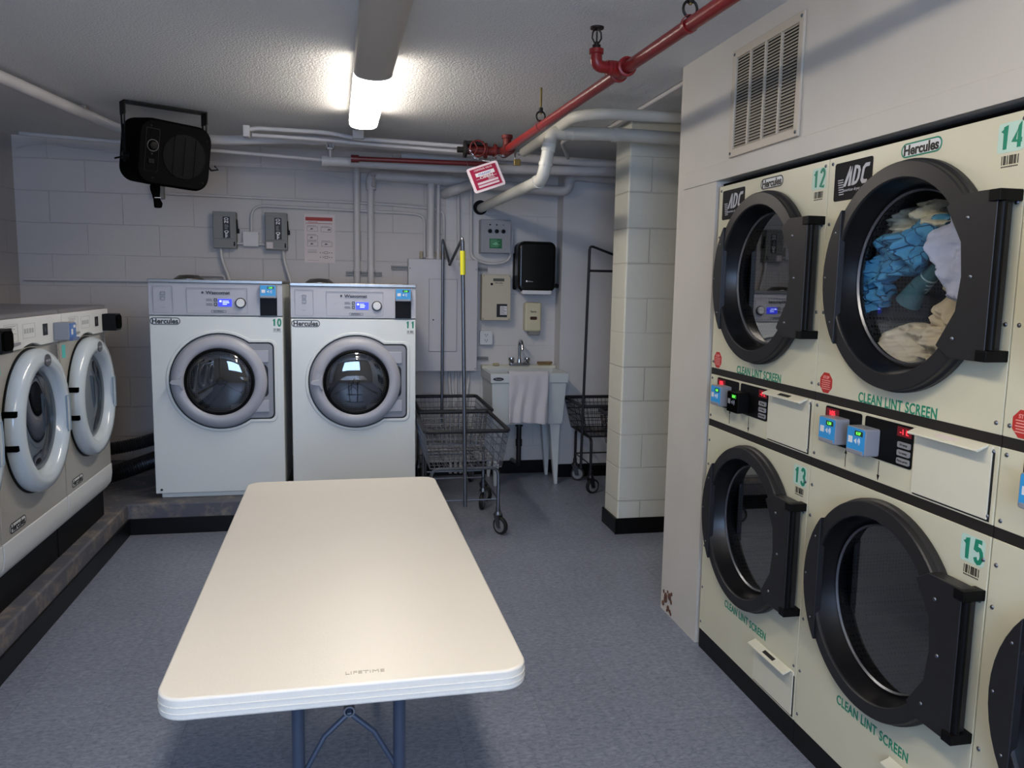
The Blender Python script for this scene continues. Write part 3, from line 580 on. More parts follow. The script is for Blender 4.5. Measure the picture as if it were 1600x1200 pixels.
# ------------------------------------------------------------------ stacked dryers in the right wall
DW = 0.744; DCX = 0.385; DR = 0.303
def holed(b, x0, x1, z0, z1, cx, cz, r, y0, y1, n=64):
    inner = []; outer = []
    angs = sorted(set([2*PI*i/n for i in range(n)]+[math.atan2(z-cz, x-cx) % (2*PI) for x in (x0, x1) for z in (z0, z1)]))
    for a in angs:
        c, s = math.cos(a), math.sin(a); inner.append((cx+r*c, cz+r*s))
        k = min(((x1-cx)/c if c > 1e-9 else (x0-cx)/c if c < -1e-9 else 1e9), ((z1-cz)/s if s > 1e-9 else (z0-cz)/s if s < -1e-9 else 1e9))
        outer.append((cx+k*c, cz+k*s))
    b.frame(outer, inner, y0, y1)
def dryer_door(t, cz, full):
    cx = DCX
    d = MB(); d.lathe([(0.300, 0.0), (0.306, -0.006), (0.306, -0.020), (0.300, -0.024), (0.300, -0.040), (0.297, -0.044), (0.259, -0.047), (0.256, -0.044), (0.250, 0.012)], (cx, 0, cz), 'y', 80)
    dr = d.build('door', M_DOORB, t, ang=28)
    d = MB(); d.lathe([(0.2565, -0.043), (0.248, -0.01), (0.236, 0.022), (0.226, 0.026)], (cx, 0, cz), 'y', 80); d.build('door_liner', mat('black_liner', '#0b0b0d', 0.3, spec=0.4), dr, ang=40)
    # raised flat on the opening side
    pts = []; a0 = math.acos(0.232/0.303)
    for i in range(13):
        a = PI-a0+2*a0*i/12; pts.append((cx+0.303*math.cos(a), cz+0.303*math.sin(a)))
    f = MB(); f.prism(pts, -0.0525, -0.030); f.build('door_pull', M_DOORB, dr, bevel=0.003)
    h = MB(); h.prism([(cx+0.19, cz+0.165), (cx+0.235, cz+0.192), (cx+0.345, cz+0.192), (cx+0.345, cz-0.192), (cx+0.235, cz-0.192), (cx+0.19, cz-0.165), (cx+0.245, cz-0.08), (cx+0.255, cz), (cx+0.245, cz+0.08)], -0.054, -0.012)
    h.build('hinge_plate', M_DOORB, dr, bevel=0.003)
    h = MB(); h.cyl((cx+0.349, -0.042, cz-0.165), (cx+0.349, -0.042, cz+0.165), 0.010, seg=14)
    for s in (-1, 1): h.box(cx+0.325, cx+0.358, -0.060, 0.0, cz+s*0.178-0.013, cz+s*0.178+0.013)
    h.build('hinge', M_BLACK, dr, bevel=0.002)
    for px, pz in ((0.262, 0.135), (0.285, 0.0), (0.245, -0.145), (-0.252, 0.13), (-0.29, 0.0), (-0.252, -0.13)):
        screw('screw', dr, (cx+px, -0.0535 if px > 0 else -0.052, cz+pz), 0.0055 if px > 0 else 0.004)
    g = MB(); g.lathe([(0.232, 0.020), (0.0, 0.020)], (cx, 0, cz), 'y', 64); g.build('door_glass', M_GLASSC if full else M_GLASS, dr, flat=True)
    g = MB(); g.lathe([(0.237, 0.020), (0.231, 0.014), (0.226, 0.019), (0.231, 0.026)], (cx, 0, cz), 'y', 64, close=True); g.build('glass_rim', M_DCHROME, dr)
    u = MB(); u.lathe([(0.245, 0.03), (0.25, 0.05), (0.325, 0.07), (0.325, 0.62), (0.30, 0.64), (0.0, 0.64)], (cx, 0, cz), 'y', 64)
    for k in range(3):
        a = math.radians(90+120*k); c, s = math.cos(a), math.sin(a)
        u.prism([(-0.03, 0.31), (0.03, 0.31), (0.008, 0.25), (-0.008, 0.25)], 0.12, 0.60, Matrix.Translation((cx, 0, cz)) @ Matrix.Rotation(a-PI/2, 4, 'Y'))
    u.build('drum', M_DRUM, t, ang=50)
    return dr
def adc(t, cx, cz):
    b = MB(); w, h = 0.178, 0.112
    b.m = 0; b.prism(rrect(cx-w/2, cx+w/2, cz-h/2, cz+h/2, 0.008), -0.0015, 0.0)
    b.m = 1
    # three slanted letters: an open A, a D and a C
    def sl(poly): b.prism([(cx+x+0.22*z, cz+z) for x, z in poly], -0.0022, -0.0014)
    z0, z1 = -0.016, 0.040
    sl([(-0.040, z0), (-0.028, z0), (-0.010, z1), (-0.022, z1)]); sl([(-0.018, z1), (-0.010, z1), (-0.004, z0), (-0.016, z0)])
    sl([(0.000, z0), (0.010, z0), (0.010, z1), (0.000, z1)]); sl([(0.010, z1), (0.024, z1-0.004), (0.032, z1-0.016), (0.032, z0+0.016), (0.024, z0+0.004), (0.010, z0), (0.010, z0+0.009), (0.019, z0+0.012), (0.022, z0+0.02), (0.022, z1-0.02), (0.019, z1-0.012), (0.010, z1-0.009)])
    sl([(0.070, z1), (0.050, z1), (0.040, z1-0.01), (0.040, z0+0.01), (0.050, z0), (0.070, z0), (0.070, z0+0.010), (0.054, z0+0.011), (0.050, z0+0.016), (0.050, z1-0.016), (0.054, z1-0.011), (0.070, z1-0.010)])
    for k in range(7): sl([(-0.072+k*0.003, 0.006-k*0.007), (-0.045+k*0.0025, 0.006-k*0.007), (-0.046+k*0.0025, 0.003-k*0.007), (-0.071+k*0.003, 0.003-k*0.007)])
    b.text('american dryer corp', cx+0.012, -0.0014, cz-0.028, 0.0125, 1.05, 0.0)
    b.build('maker_plate', [mat('badge_black', '#0d0d12', 0.6, spec=0.2), mat('badge_silver', '#b9bac0', 0.4)], t, flat=True)
def lint_drawer(t, x0, x1, z0, z1, lip):
    o = MB(); o.box(x0, x1, -0.004, 0.004, z0, z1); d = o.build('lint_drawer', M_CREAM2, t, bevel=0.0015)
    g = MB(); g.box(x0+0.004, x1+0.006, -0.0012, 0, z0-0.004, z1-0.012); g.build('drawer_gap', M_INK, t, flat=True)
    h = MB(); h.prism([(0.0, 0.0), (-0.030, -0.012), (-0.031, -0.016), (-0.028, -0.018), (0.0, -0.006)], x0+0.008, x1-0.012, Matrix(((0, 1, 0, 0), (1, 0, 0, -0.004), (0, 0, 1, z1+0.004), (0, 0, 0, 1))))
    hh = h.build('drawer_handle', M_CREAM2, d, bevel=0.001)
    l = MB(); M = Matrix.Translation((0, -0.019, z1-0.0022)) @ Matrix.Rotation(math.radians(-66), 4, 'X')
    l.box((x0+x1)/2-0.035, (x0+x1)/2+0.035, -0.0006, 0.0006, -0.007, 0.007, M); l.build('handle_label', M_PAPER if lip else M_INK, d, flat=True)
    return d
def make_dryer(y0, label, up, low, readers, stop=True, logos=True):
    t = empty('stacked_dryer', (1.45, y0, 0), -PI/2); tag(t, label, 'dryer', 'stacked dryers along the right wall')
    b = MB(); b.box(0.006, DW-0.006, 0.012, 0.02, 0.96, 1.20); b.box(0.006, 0.012, 0.012, 0.70, 0.06, 1.93); b.box(DW-0.012, DW-0.006, 0.012, 0.70, 0.06, 1.93); b.box(0.006, DW-0.006, 0.012, 0.70, 1.922, 1.93); b.box(0.006, DW-0.006, 0.69, 0.70, 0.06, 1.93); b.box(0.006, DW-0.006, 0.012, 0.70, 0.06, 0.07)
    b.build('cabinet', M_BLACKM, t, flat=True)
    p = MB(); p.box(0.0, DW, 0.004, 0.5, 0.0, 0.082); p.build('plinth', M_BBASE, t)
    for z0, z1, cz, nm in ((1.199, 1.918, 1.556, 'upper_panel'), (0.085, 0.959, 0.640, 'lower_panel')):
        q = MB(); holed(q, 0.001, DW-0.001, z0, z1, DCX, cz, 0.252, 0.0, 0.012); q.build(nm, M_CREAM, t, bevel=0.002)
    q = MB(); q.box(0.001, DW-0.001, 0.0, 0.012, 0.987, 1.172); q.build('middle_panel', M_CREAM, t, bevel=0.002)
    q = MB()
    for z in (1.1855, 0.973): q.box(0.0, DW, 0.003, 0.013, z-0.014, z+0.014)
    q.build('divider_strip', mat('dark_brown_trim', '#1e1a17', 0.5), t)
    dryer_door(t, 1.556, up == '14'); dryer_door(t, 0.640, False)
    for x in (0.018, DW-0.018):
        for z in (1.90, 1.72, 1.45, 1.225, 1.158, 1.005, 0.90, 0.80, 0.45, 0.27, 0.12): screw('screw', t, (x, 0, z), 0.0055)
    # "clean lint screen" lettering under both doors
    for z in (1.207, 0.284):
        q = MB(); q.text('CLEAN LINT SCREEN', 0.380, -0.0003, z+(0.007 if z > 1 else 0), 0.040, 0.80, 0.016, sp=1.08); q.build('warning_lettering', M_GREEN, t, flat=True)
    q = MB(); q.m = 0; q.prism(octa(0.057, 1.234, 0.034), -0.0008, 0.0); q.m = 1; q.text('STOP', 0.057, -0.0009, 1.251, 0.013, 1.0, 0.01)
    for k in range(5): q.box(0.034+0.002*(k % 2), 0.080-0.002*(k % 3), -0.0014, -0.0006, 1.240-k*0.0065, 1.2425-k*0.0065)
    q.build('stop_sticker', [M_REDSTK, mat('pink_ink', '#eda59a', 0.5)], t, flat=True)
    # payment panels
    for k, (x0, x1) in enumerate(((0.068, 0.246), (0.262, 0.464))):
        q = MB(); q.prism(rrect(x0, x1, 1.052, 1.166, 0.008), -0.003, 0.0); pl = q.build('coin_plate', M_BLACK, t, bevel=0.001)
        wx0, wx1 = (x0+0.006, x0+0.070) if k == 0 else (x1-0.062, x1-0.006)
        q = MB(); q.m = 0; q.box(wx0, wx1, -0.004, -0.002, 1.134, 1.160); q.m = 1; q.text('105' if k == 0 else '-1 L', (wx0+wx1)/2, -0.004, 1.147, 0.020, 1.1, 0.0); q.build('time_display', [M_LEDRB, M_LEDR], pl, flat=True)
        for j, s in enumerate(('Hi temp', 'Lo temp', 'Perm press')):
            bx0, bx1 = (x0+0.004, x0+0.052) if k == 0 else (x1-0.056, x1-0.006)
            q = MB(); q.m = 0; q.prism(rrect(bx0, bx1, 1.104-j*0.022, 1.120-j*0.022, 0.004), -0.006, -0.002); q.m = 1; q.text(s, (bx0+bx1)/2, -0.006, 1.112-j*0.022, 0.009, 1.0, 0.0); q.build('button', [mat('grey_button', '#8f8f90', 0.4), M_INK], pl, flat=True)
    reader(t, 0.150, -0.003, 1.103, 0.086, 0.078, 0.045, readers[0], digits='1.30'); reader(t, 0.290, -0.003, 1.098, 0.086, 0.078, 0.045, readers[1], digits='0.37')
    for x, s in ((0.180, 1), (0.332, -1)):
        q = MB(); zc = 1.022; q.box(x-0.0013, x+0.0013, -0.0006, 0, zc-0.026, zc+0.026); q.prism([(x-0.006, zc+s*0.014), (x, zc+s*0.030), (x+0.006, zc+s*0.014)], -0.0006, 0); q.build('arrow_mark', M_INK, t, flat=True)
    lint_drawer(t, 0.470, DW-0.018, 0.996, 1.168, up == '14'); lint_drawer(t, 0.468, DW-0.014, 0.096, 0.248, False)
    if logos:
        adc(t, 0.122, 1.842); hercules('brand_label', t, 0.404, -0.0002, 1.889, 0.150, M_GREEN if up == '14' else M_INK)
        number('number_decal', t, up, 0.694, -0.0002, 1.866, 0.062); barcode('barcode_label', t, 0.672, 0.720, -0.0002, 1.800, 1.826)
        number('number_decal', t, low, 0.692, -0.0002, 0.912, 0.062); barcode('barcode_label', t, 0.670, 0.718, -0.0002, 0.846, 0.872)
    return t
make_dryer(3.012, 'stacked dryer numbered 12 above 13, farthest along the right wall', '12', '13', ('blue', 'black'))
make_dryer(2.266, 'stacked dryer numbered 14 above 15 with laundry in its upper drum', '14', '15', ('blue', 'blue'))
make_dryer(1.520, 'stacked dryer mostly cut off by the right edge of the photo', '16', '17', ('blue', 'blue'), logos=False)

# laundry tumbling in the upper drum of dryer 14 (dryer's own axes: x to the right, y inwards, z up)
def cloth(name, label, c, size, rot, seed, m, thick=0.35, cat='clothes', crease=0.35):
    """crumpled folded cloth: a thick sheet pushed into folds"""
    rnd = random.Random(seed); n = 34; vs = []; fs = []
    ph = [rnd.random()*6 for _ in range(6)]
    R_ = Matrix.Rotation(rot, 4, 'Y')
    for sgn in (-1, 1):
        for i in range(n+1):
            for j in range(n+1):
                u = -1+2*i/n; v = -1+2*j/n; rr = max(abs(u), abs(v)); 
                ll = math.hypot(u, v) or 1; k = rr/ll*(0.55+0.45*rr*0+0.45); U, V = u*k, v*k     # rounded square
                e = 1-min(1, math.hypot(U, V))**3; w_ = 1+0.20*noise.noise(Vector((math.cos(math.atan2(V, U))*1.3+seed, math.sin(math.atan2(V, U))*1.3, 0)))*2
                x = U*size[0]*w_; z = V*size[1]*w_
                f = math.sin(U*5+V*2+ph[0]+2*noise.noise(Vector((U*1.5, V*1.5, seed))))*0.022+noise.noise(Vector((U*3+seed, V*3, ph[1])))*0.045*crease*2+noise.noise(Vector((U*8, V*8+seed, ph[2])))*0.014
                y = sgn*thick*size[0]*math.sqrt(max(0, e))*0.6+f
                p = R_ @ Vector((x, y, z)); vs.append((c[0]+p.x, c[1]+p.y, c[2]+p.z))
    N = (n+1)**2
    for s in (0, 1):
        for i in range(n):
            for j in range(n):
                a = s*N+i*(n+1)+j; q = (a, a+1, a+n+2, a+n+1); fs.append(q if s else q[::-1])
    rim = [(i, 0) for i in range(n)]+[(n, j) for j in range(n)]+[(i, n) for i in range(n, 0, -1)]+[(0, j) for j in range(n, 0, -1)]
    for k in range(len(rim)):
        a = rim[k][0]*(n+1)+rim[k][1]; b2 = rim[(k+1) % len(rim)]; b_ = b2[0]*(n+1)+b2[1]; fs.append((a, b_, b_+N, a+N))
    b = MB(); Mw = Matrix.Translation((1.45, 2.266, 0)) @ Matrix.Rotation(-PI/2, 4, 'Z'); b.add(vs, fs, Mw)
    o = b.build(name, m, ang=80, loc=tuple(Mw @ Vector(c))); return tag(o, label, cat, 'laundry in dryer 14')
def fab(name, col, **k): return mat(name, col, 0.9, bump=0.5, bscale=90, **k)
def plaid():
    m = bpy.data.materials.new('blue_check_cotton'); m.use_nodes = True; nt = m.node_tree; b = nt.nodes['Principled BSDF']; N = nt.nodes.new; L = nt.links.new
    tc = N('ShaderNodeTexCoord'); wn = N('ShaderNodeTexNoise'); wn.inputs['Scale'].default_value = 7; L(tc.outputs['Object'], wn.inputs['Vector'])
    sc = N('ShaderNodeVectorMath'); sc.operation = 'SCALE'; sc.inputs['Scale'].default_value = 0.06; L(wn.outputs['Color'], sc.inputs[0]); va = N('ShaderNodeVectorMath'); L(tc.outputs['Object'], va.inputs[0]); L(sc.outputs[0], va.inputs[1])
    mp = N('ShaderNodeMapping'); mp.inputs['Rotation'].default_value = (0.35, 0, 0); L(va.outputs[0], mp.inputs['Vector']); sp = N('ShaderNodeSeparateXYZ'); L(mp.outputs[0], sp.inputs[0]); cb = N('ShaderNodeCombineXYZ')
    for k, ax in enumerate(('Y', 'Z')):
        ad = N('ShaderNodeMath'); ad.inputs[1].default_value = 10; L(sp.outputs[ax], ad.inputs[0]); L(ad.outputs[0], cb.inputs[k])
    br = N('ShaderNodeTexBrick'); br.offset = 0; br.inputs['Scale'].default_value = 1; br.inputs['Brick Width'].default_value = 0.034; br.inputs['Row Height'].default_value = 0.034; br.inputs['Mortar Size'].default_value = 0.0016; br.inputs['Mortar Smooth'].default_value = 0.3
    br.inputs['Color1'].default_value = lin('#5fa9cf'); br.inputs['Color2'].default_value = lin('#4a97c4'); br.inputs['Mortar'].default_value = lin('#1d4a6e'); L(cb.outputs[0], br.inputs['Vector']); L(br.outputs['Color'], b.inputs['Base Color']); b.inputs['Roughness'].default_value = 0.9; return m
cloth('towel', 'cream towel at the top of the drum of dryer 14', (0.260, 0.14, 1.705), (0.135, 0.062), -0.15, 3, fab('cream_terry', '#e0dabf'))
cloth('shirt', 'blue checked shirt across the upper left of the drum of dryer 14', (0.245, 0.095, 1.628), (0.145, 0.075), -0.40, 5, plaid(), 0.35)
cloth('shirt_sleeve', 'blue checked sleeve hanging at the left of the drum of dryer 14', (0.140, 0.095, 1.535), (0.045, 0.080), 0.25, 15, plaid(), 0.6)
cloth('sheet', 'pale lavender-blue sheet in the upper right of the drum of dryer 14', (0.485, 0.095, 1.615), (0.092, 0.150), -0.42, 8, fab('pale_blue_cotton', '#cdd3ea'), 0.5)
cloth('blouse', 'grey-beige crumpled blouse between the cream towel and pale sheet', (0.390, 0.15, 1.712), (0.065, 0.050), 0.3, 11, fab('grey_beige_cotton', '#928c80'))
cloth('towel', 'beige towel lying in the bottom of the drum of dryer 14', (0.315, 0.11, 1.365), (0.160, 0.068), -0.12, 21, fab('beige_terry', '#ddd0b6'), 0.4)
cloth('towel', 'beige towel rising at the lower right of the drum of dryer 14', (0.475, 0.12, 1.430), (0.085, 0.115), -0.75, 23, fab('tan_terry', '#d6c7aa'), 0.5)
cloth('trousers', 'dark trousers behind the sock in dryer 14', (0.46, 0.33, 1.52), (0.12, 0.09), 0.4, 31, fab('charcoal_cotton', '#23262a'))
sk = MB(); Mw = Matrix.Translation((1.45, 2.266, 0)) @ Matrix.Rotation(-PI/2, 4, 'Z')
sk.m = 0; sk.cyl((0.365, 0.13, 1.600), (0.295, 0.11, 1.535), 0.020, 0.024, 16, Mw)
sk.cyl((0.295, 0.11, 1.535), (0.262, 0.108, 1.488), 0.024, 0.036, 16, Mw)
sk.m = 1
for k in range(4):
    a = Vector((0.325-0.010*k, 0.119, 1.563-0.0095*k)); d = Vector((-0.0030, 0, -0.0028)); sk.cyl(a, a+d, 0.0245, 0.0247, 16, Mw)
tag(sk.build('sock', [fab('teal_knit', '#3a6670'), fab('pale_stripe', '#a9c3c8')], ang=60), 'teal sock with pale stripes in the middle of the drum of dryer 14', 'sock', 'laundry in dryer 14')

# vent grille above dryers
v = empty('vent_grille', (1.45, 2.69, 2.018), -PI/2); tag(v, 'cream louvred vent grille high on the wall above dryer 12', 'vent')
hw = 0.244; hh = 0.395
b = MB(); b.frame([(-hw, 0), (hw, 0), (hw, hh), (-hw, hh)], [(-hw+0.03, 0.03), (hw-0.03, 0.03), (hw-0.03, hh-0.03), (-hw+0.03, hh-0.03)], -0.010, 0.0); b.build('frame', M_VENT, v, bevel=0.003)
b = MB()
for k in range(1, 4): b.box(-hw+0.03+k*0.107-0.005, -hw+0.03+k*0.107+0.005, -0.009, -0.001, 0.03, hh-0.03)
b.build('mullion', M_VENT, v)
for k in range(4):
    b = MB(); x0 = -hw+0.03+k*0.107+0.005; x1 = x0+0.097
    for i in range(31):
        z = 0.036+i*0.0109; b.prism([(-0.008, z-0.006), (-0.0005, z+0.003), (-0.0005, z+0.0045), (-0.009, z-0.0045)], x0, x1, Matrix(((0, 1, 0, 0), (1, 0, 0, 0), (0, 0, 1, 0), (0, 0, 0, 1))))
    b.build('louvre_bank', M_VENT, v, flat=True)
b = MB(); b.box(-hw+0.02, hw-0.02, -0.0012, -0.0002, 0.02, hh-0.02); b.build('backing', M_HOLE, v, flat=True)
for x in (-hw+0.014, hw-0.014):
    for z in (0.015, hh-0.015): screw('screw', v, (x, -0.010, z), 0.006)

# ------------------------------------------------------------------ folding table
t = empty('folding_table', (-0.015, 2.34, 0), math.radians(0.8)); tag(t, 'white plastic folding table with grey legs in the middle of the floor', 'table')
def plan(poly, z0, z1, b): return b.prism(poly, z0, z1, Matrix(((1, 0, 0, 0), (0, 0, 1, 0), (0, 1, 0, 0), (0, 0, 0, 1))))
hx, hy = 0.362, 0.835
b = MB(); plan(rrect(-hx, hx, -hy, hy, 0.055, 8), 0.692, 0.738, b)
tp = b.build('tabletop', M_TABLE, t, bevel=0.006, seg=3)
b = MB()
for z in (0.705, 0.718): 
    o_ = rrect(-hx-0.0012, hx+0.0012, -hy-0.0012, hy+0.0012, 0.056, 8); i_ = rrect(-hx+0.002, hx-0.002, -hy+0.002, hy-0.002, 0.053, 8)
    b.frame(o_, i_, z, z+0.002, Matrix(((1, 0, 0, 0), (0, 0, 1, 0), (0, 1, 0, 0), (0, 0, 0, 1))))
b.build('edge_rib', M_TABLE, tp)
b = MB(); b.text('LIFETIME', 0.0, 0, 0, 0.016, 1.3, 0.0, M=Matrix(((1, 0, 0, 0.03), (0, 0, 1, -hy+0.045), (0, -1, 0, 0.7385), (0, 0, 0, 1))), depth=0.0005)
lt = b.build('moulded_lettering', mat('moulded_letter', '#bdb5a6', 0.5), tp, flat=True)
for s in (-1, 1):
    y = s*(hy-0.22)
    lg = MB(); lg.tube(bend([(-0.112, y, 0.692), (-0.112, y, 0.03), (-0.28, y, 0.014), (-0.30, y, 0.014)], 0.03), 0.0145, 12)
    l1 = lg.build('leg', M_TLEG, t)
    lg = MB(); lg.tube(bend([(0.112, y, 0.692), (0.112, y, 0.03), (0.28, y, 0.014), (0.30, y, 0.014)], 0.03), 0.0145, 12)
    l2 = lg.build('leg', M_TLEG, t)
    br = MB(); br.tube([(-0.30, y, 0.014), (0.30, y, 0.014)], 0.0145, 12); br.build('foot_bar', M_TLEG, t)
    br = MB(); br.cyl((-0.25, y, 0.684), (0.25, y, 0.684), 0.011, seg=10); br.build('leg_pivot', M_TLEG, t)
    br = MB(); a = (0.0, y-s*0.02, 0.545)
    for sx in (-1, 1): br.tube([a, (sx*0.055, y-s*0.01, 0.50), (sx*0.112, y, 0.40)], 0.0065, 8)
    br.tube([a, (0, y-s*0.16, 0.67), (0, y-s*0.42, 0.688)], 0.007, 8); br.build('brace', M_TLEG, t)
    br = MB(); br.lathe([(0.013, -0.01), (0.013, 0.01), (0.009, 0.01), (0.009, -0.01)], (0, y-s*0.02, 0.552), 'y', 14, close=True); br.build('brace_lock', M_DCHROME, t)

# ------------------------------------------------------------------ wire laundry carts
def caster(parent, x, y, ang, m):
    c = MB(); c.cyl((x, y, 0.175), (x, y, 0.135), 0.014, seg=12); c.cyl((x, y, 0.140), (x, y, 0.120), 0.020, 0.026, 14)
    dx, dy = math.cos(ang), math.sin(ang); px, py = -dy, dx; R_ = 0.054
    ax = (x-dx*0.022, y-dy*0.022, R_)
    for s in (-1, 1): c.prism([(-0.020, 0.125), (0.024, 0.125), (-0.006, R_-0.012), (-0.036, R_-0.012)], -0.0015, 0.0015, Matrix.Translation((x+s*px*0.017, y+s*py*0.017, 0)) @ Matrix.Rotation(ang, 4, 'Z'))
    cc = c.build('caster', m, parent)
    w_ = MB(); Mx = Matrix.Translation(ax) @ Matrix.Rotation(ang, 4, 'Z')
    w_.m = 0; w_.lathe([(0.040, -0.012), (0.050, -0.013), (R_, -0.008), (R_, 0.008), (0.050, 0.013), (0.040, 0.012)], (0, 0, 0), 'y', 32, Mx)
    w_.m = 1; w_.lathe([(0.041, -0.011), (0.030, -0.008), (0.012, -0.012), (0.0, -0.014)], (0, 0, 0), 'y', 24, Mx); w_.lathe([(0.041, 0.011), (0.030, 0.008), (0.012, 0.012), (0.0, 0.014)], (0, 0, 0), 'y', 24, Mx)
    w_.build('wheel', [M_RUBBER, M_WHEEL], cc, ang=40)
def make_cart(loc, rz, label, group, L=0.73, Wd=0.50, mw=None, mf=None, rack=None):
    """basket cart; x across, y along; the origin is the centre of the footprint"""
    t = empty('laundry_cart', loc, rz); tag(t, label, 'cart', group); mw = mw or M_WIRE; mf = mf or M_DCHROME
    hx, hy = Wd/2, L/2; zt, zb = 0.655, 0.425; ix, iy = 0.035, 0.05
    r = MB(); ring = [(p[0], p[1], zt) for p in rrect(-hx, hx, -hy, hy, 0.03, 4)]
    r.tube(ring, 0.0125, 10, closed=True); r.build('rim_bumper', mat('bumper_black', '#1c1d22', 0.55), t)
    w_ = MB(); rw = 0.0019
    def P(u, v, k): return (u*(hx-ix*k), v*(hy-iy*k), zt-(zt-zb)*k)
    for k in (0.18, 0.36, 0.58, 0.80, 1.0):
        w_.tube([P(-1, -1, k), P(1, -1, k), P(1, 1, k), P(-1, 1, k)], 0.0028 if k in (0.36, 1.0) else rw, 5, closed=True)
    n = 15
    for i in range(n+1):
        u = -1+2*i/n
        for v in (-1, 1): w_.tube([P(u, v, 0), P(u, v, 1)], rw, 5)
        w_.tube([P(u, -1, 1), P(u, 1, 1)], rw, 5)
    n2 = 22
    for i in range(n2+1):
        v = -1+2*i/n2
        for u in (-1, 1): w_.tube([P(u, v, 0), P(u, v, 1)], rw, 5)
        if i % 3 == 0: w_.tube([P(-1, v, 1), P(1, v, 1)], rw, 5)
    w_.build('wire_basket', mw, t)
    lx, ly = hx-0.045, hy-0.085
    for v in (-1, 1):
        f = MB(); f.tube(bend([(-lx, v*ly, 0.17), (-lx, v*ly, 0.412), (lx, v*ly, 0.412), (lx, v*ly, 0.17)], 0.05), 0.0105, 10); f.build('leg_frame', mf, t)
    f = MB(); f.tube([(-lx, -ly, 0.215), (lx, -ly, 0.215), (lx, ly, 0.215), (-lx, ly, 0.215)], 0.0045, 8, closed=True)
    for u in (-0.5, 0.5): f.tube([(u*lx, -ly, 0.405), (u*lx, ly, 0.405)], 0.006, 8)
    f.build('lower_rail', mf, t)
    for a, (x, y) in zip((0.3, 2.2, 1.2, 1.9), ((-lx, -ly), (lx, -ly), (lx, ly), (-lx, ly))): caster(t, x, y, a, mf)
    return t, hx, hy
t, hx, hy = make_cart((0.680, 4.945, 0), 0, 'wire laundry cart in front with a yellow-sleeved hanging pole', 'chrome wire laundry carts')
p = MB(); p.tube([(-0.012, -hy-0.016, 0.205), (-0.044, -hy-0.016, 1.760)], 0.0115, 12); p.tube(bend([(-0.044, -hy-0.016, 1.745), (-0.0445, -hy-0.016, 1.778), (-0.071, -hy+0.33, 1.640)], 0.02), 0.009, 10)
pp = p.build('hanging_pole', M_DCHROME, t)
p = MB(); p.tube([(-0.0395, -hy-0.016, 1.570), (-0.0422, -hy-0.016, 1.705)], 0.0155, 12); p.build('sleeve', M_YEL, pp)
t, hx, hy = make_cart((0.715, 5.702, 0), 0, 'wire laundry cart standing behind the one with the yellow-sleeved pole', 'chrome wire laundry carts')
p = MB(); p.tube([(-0.022, hy-0.04, 0.42), (-0.022, hy-0.03, 1.825)], 0.011, 12); p.tube(bend([(-0.022, hy-0.03, 1.81), (-0.022, hy-0.03, 1.845), (-0.012, hy-0.38, 1.655)], 0.02), 0.010, 10); p.ball((-0.012, hy-0.38, 1.655), 0.013)
p.build('hanging_pole', M_DCHROME, t)
M_DK = mat('dark_bronze_wire', '#3f3c3e', 0.45, 0.8); M_DKP = mat('black_pole', '#252326', 0.45, 0.3)
t, hx, hy = make_cart((2.01, 5.70, 0), PI/2, 'dark wire laundry cart with a tall black rack, right of the sink', 'dark wire laundry carts', mw=M_DK, mf=M_DK)
p = MB()   # world x runs along -y of the cart's own axes turned a quarter: own x = world y
p.tube([(-hx-0.012, hy+0.008, 0.20), (-hx-0.012, hy-0.012, 1.77)], 0.010, 10); p.tube(bend([(-hx-0.012, hy-0.011, 1.74), (-hx-0.012, hy-0.014, 1.800), (-hx-0.012, hy-0.34, 1.690), (-hx-0.012, hy-0.70, 1.80), (-hx-0.012, -hy+0.012, 1.74), (-hx-0.012, -hy-0.008, 0.20)], 0.035), 0.009, 10)
p.tube([(-hx-0.012, hy-0.012, 1.625), (-hx-0.012, -hy+0.012, 1.625)], 0.0085, 10); p.build('hanging_rack', M_DKP, t)
make_cart((2.085, 5.08, 0), PI/2, 'dark wire laundry cart mostly hidden behind the block partition', 'dark wire laundry carts', mw=M_DK, mf=M_DK, Wd=0.46)

# ------------------------------------------------------------------ utility sink
t = empty('utility_sink', (1.312, 5.955, 0)); tag(t, 'white plastic utility sink standing on two splayed legs by the back wall', 'sink')
hx0, y0, y1 = 0.298, -0.235, 0.235
b = MB()
def ringpts(hx, ya, yb, z): return [(-hx, ya, z), (hx, ya, z), (hx, yb, z), (-hx, yb, z)]
def loft(b, rings, capb=True, capt=False):
    n = 4; vs = [p for r in rings for p in r]; fs = []
    for k in range(len(rings)-1):
        for i in range(n): fs.append((k*n+i, k*n+(i+1) % n, (k+1)*n+(i+1) % n, (k+1)*n+i))
    if capb: fs.append((0, 1, 2, 3))
    if capt: fs.append(tuple(range((len(rings)-1)*n, len(rings)*n)))
    b.add(vs, fs)
loft(b, [ringpts(0.262, -0.185, 0.20, 0.475), ringpts(0.270, -0.192, 0.21, 0.50), ringpts(0.284, -0.222, 0.225, 0.795), ringpts(0.294, -0.232, 0.230, 0.797), ringpts(0.298, -0.235, 0.235, 0.866),
         ringpts(0.270, -0.208, 0.150, 0.866), ringpts(0.255, -0.19, 0.14, 0.80), ringpts(0.22, -0.15, 0.12, 0.56)], True, True)
bs = b.build('basin', M_SINKW, t, bevel=0.006, seg=3)
b = MB(); b.box(-0.298, 0.298, 0.150, 0.235, 0.860, 0.888); b.build('back_ledge', M_SINK, t, bevel=0.006)
b = MB(); b.m = 0; b.prism([(0.036*1.1*math.cos(2*PI*i/24)-0.238, 0.0125*math.sin(2*PI*i/24)+0.826) for i in range(24)], -0.2368, -0.228); b.m = 1
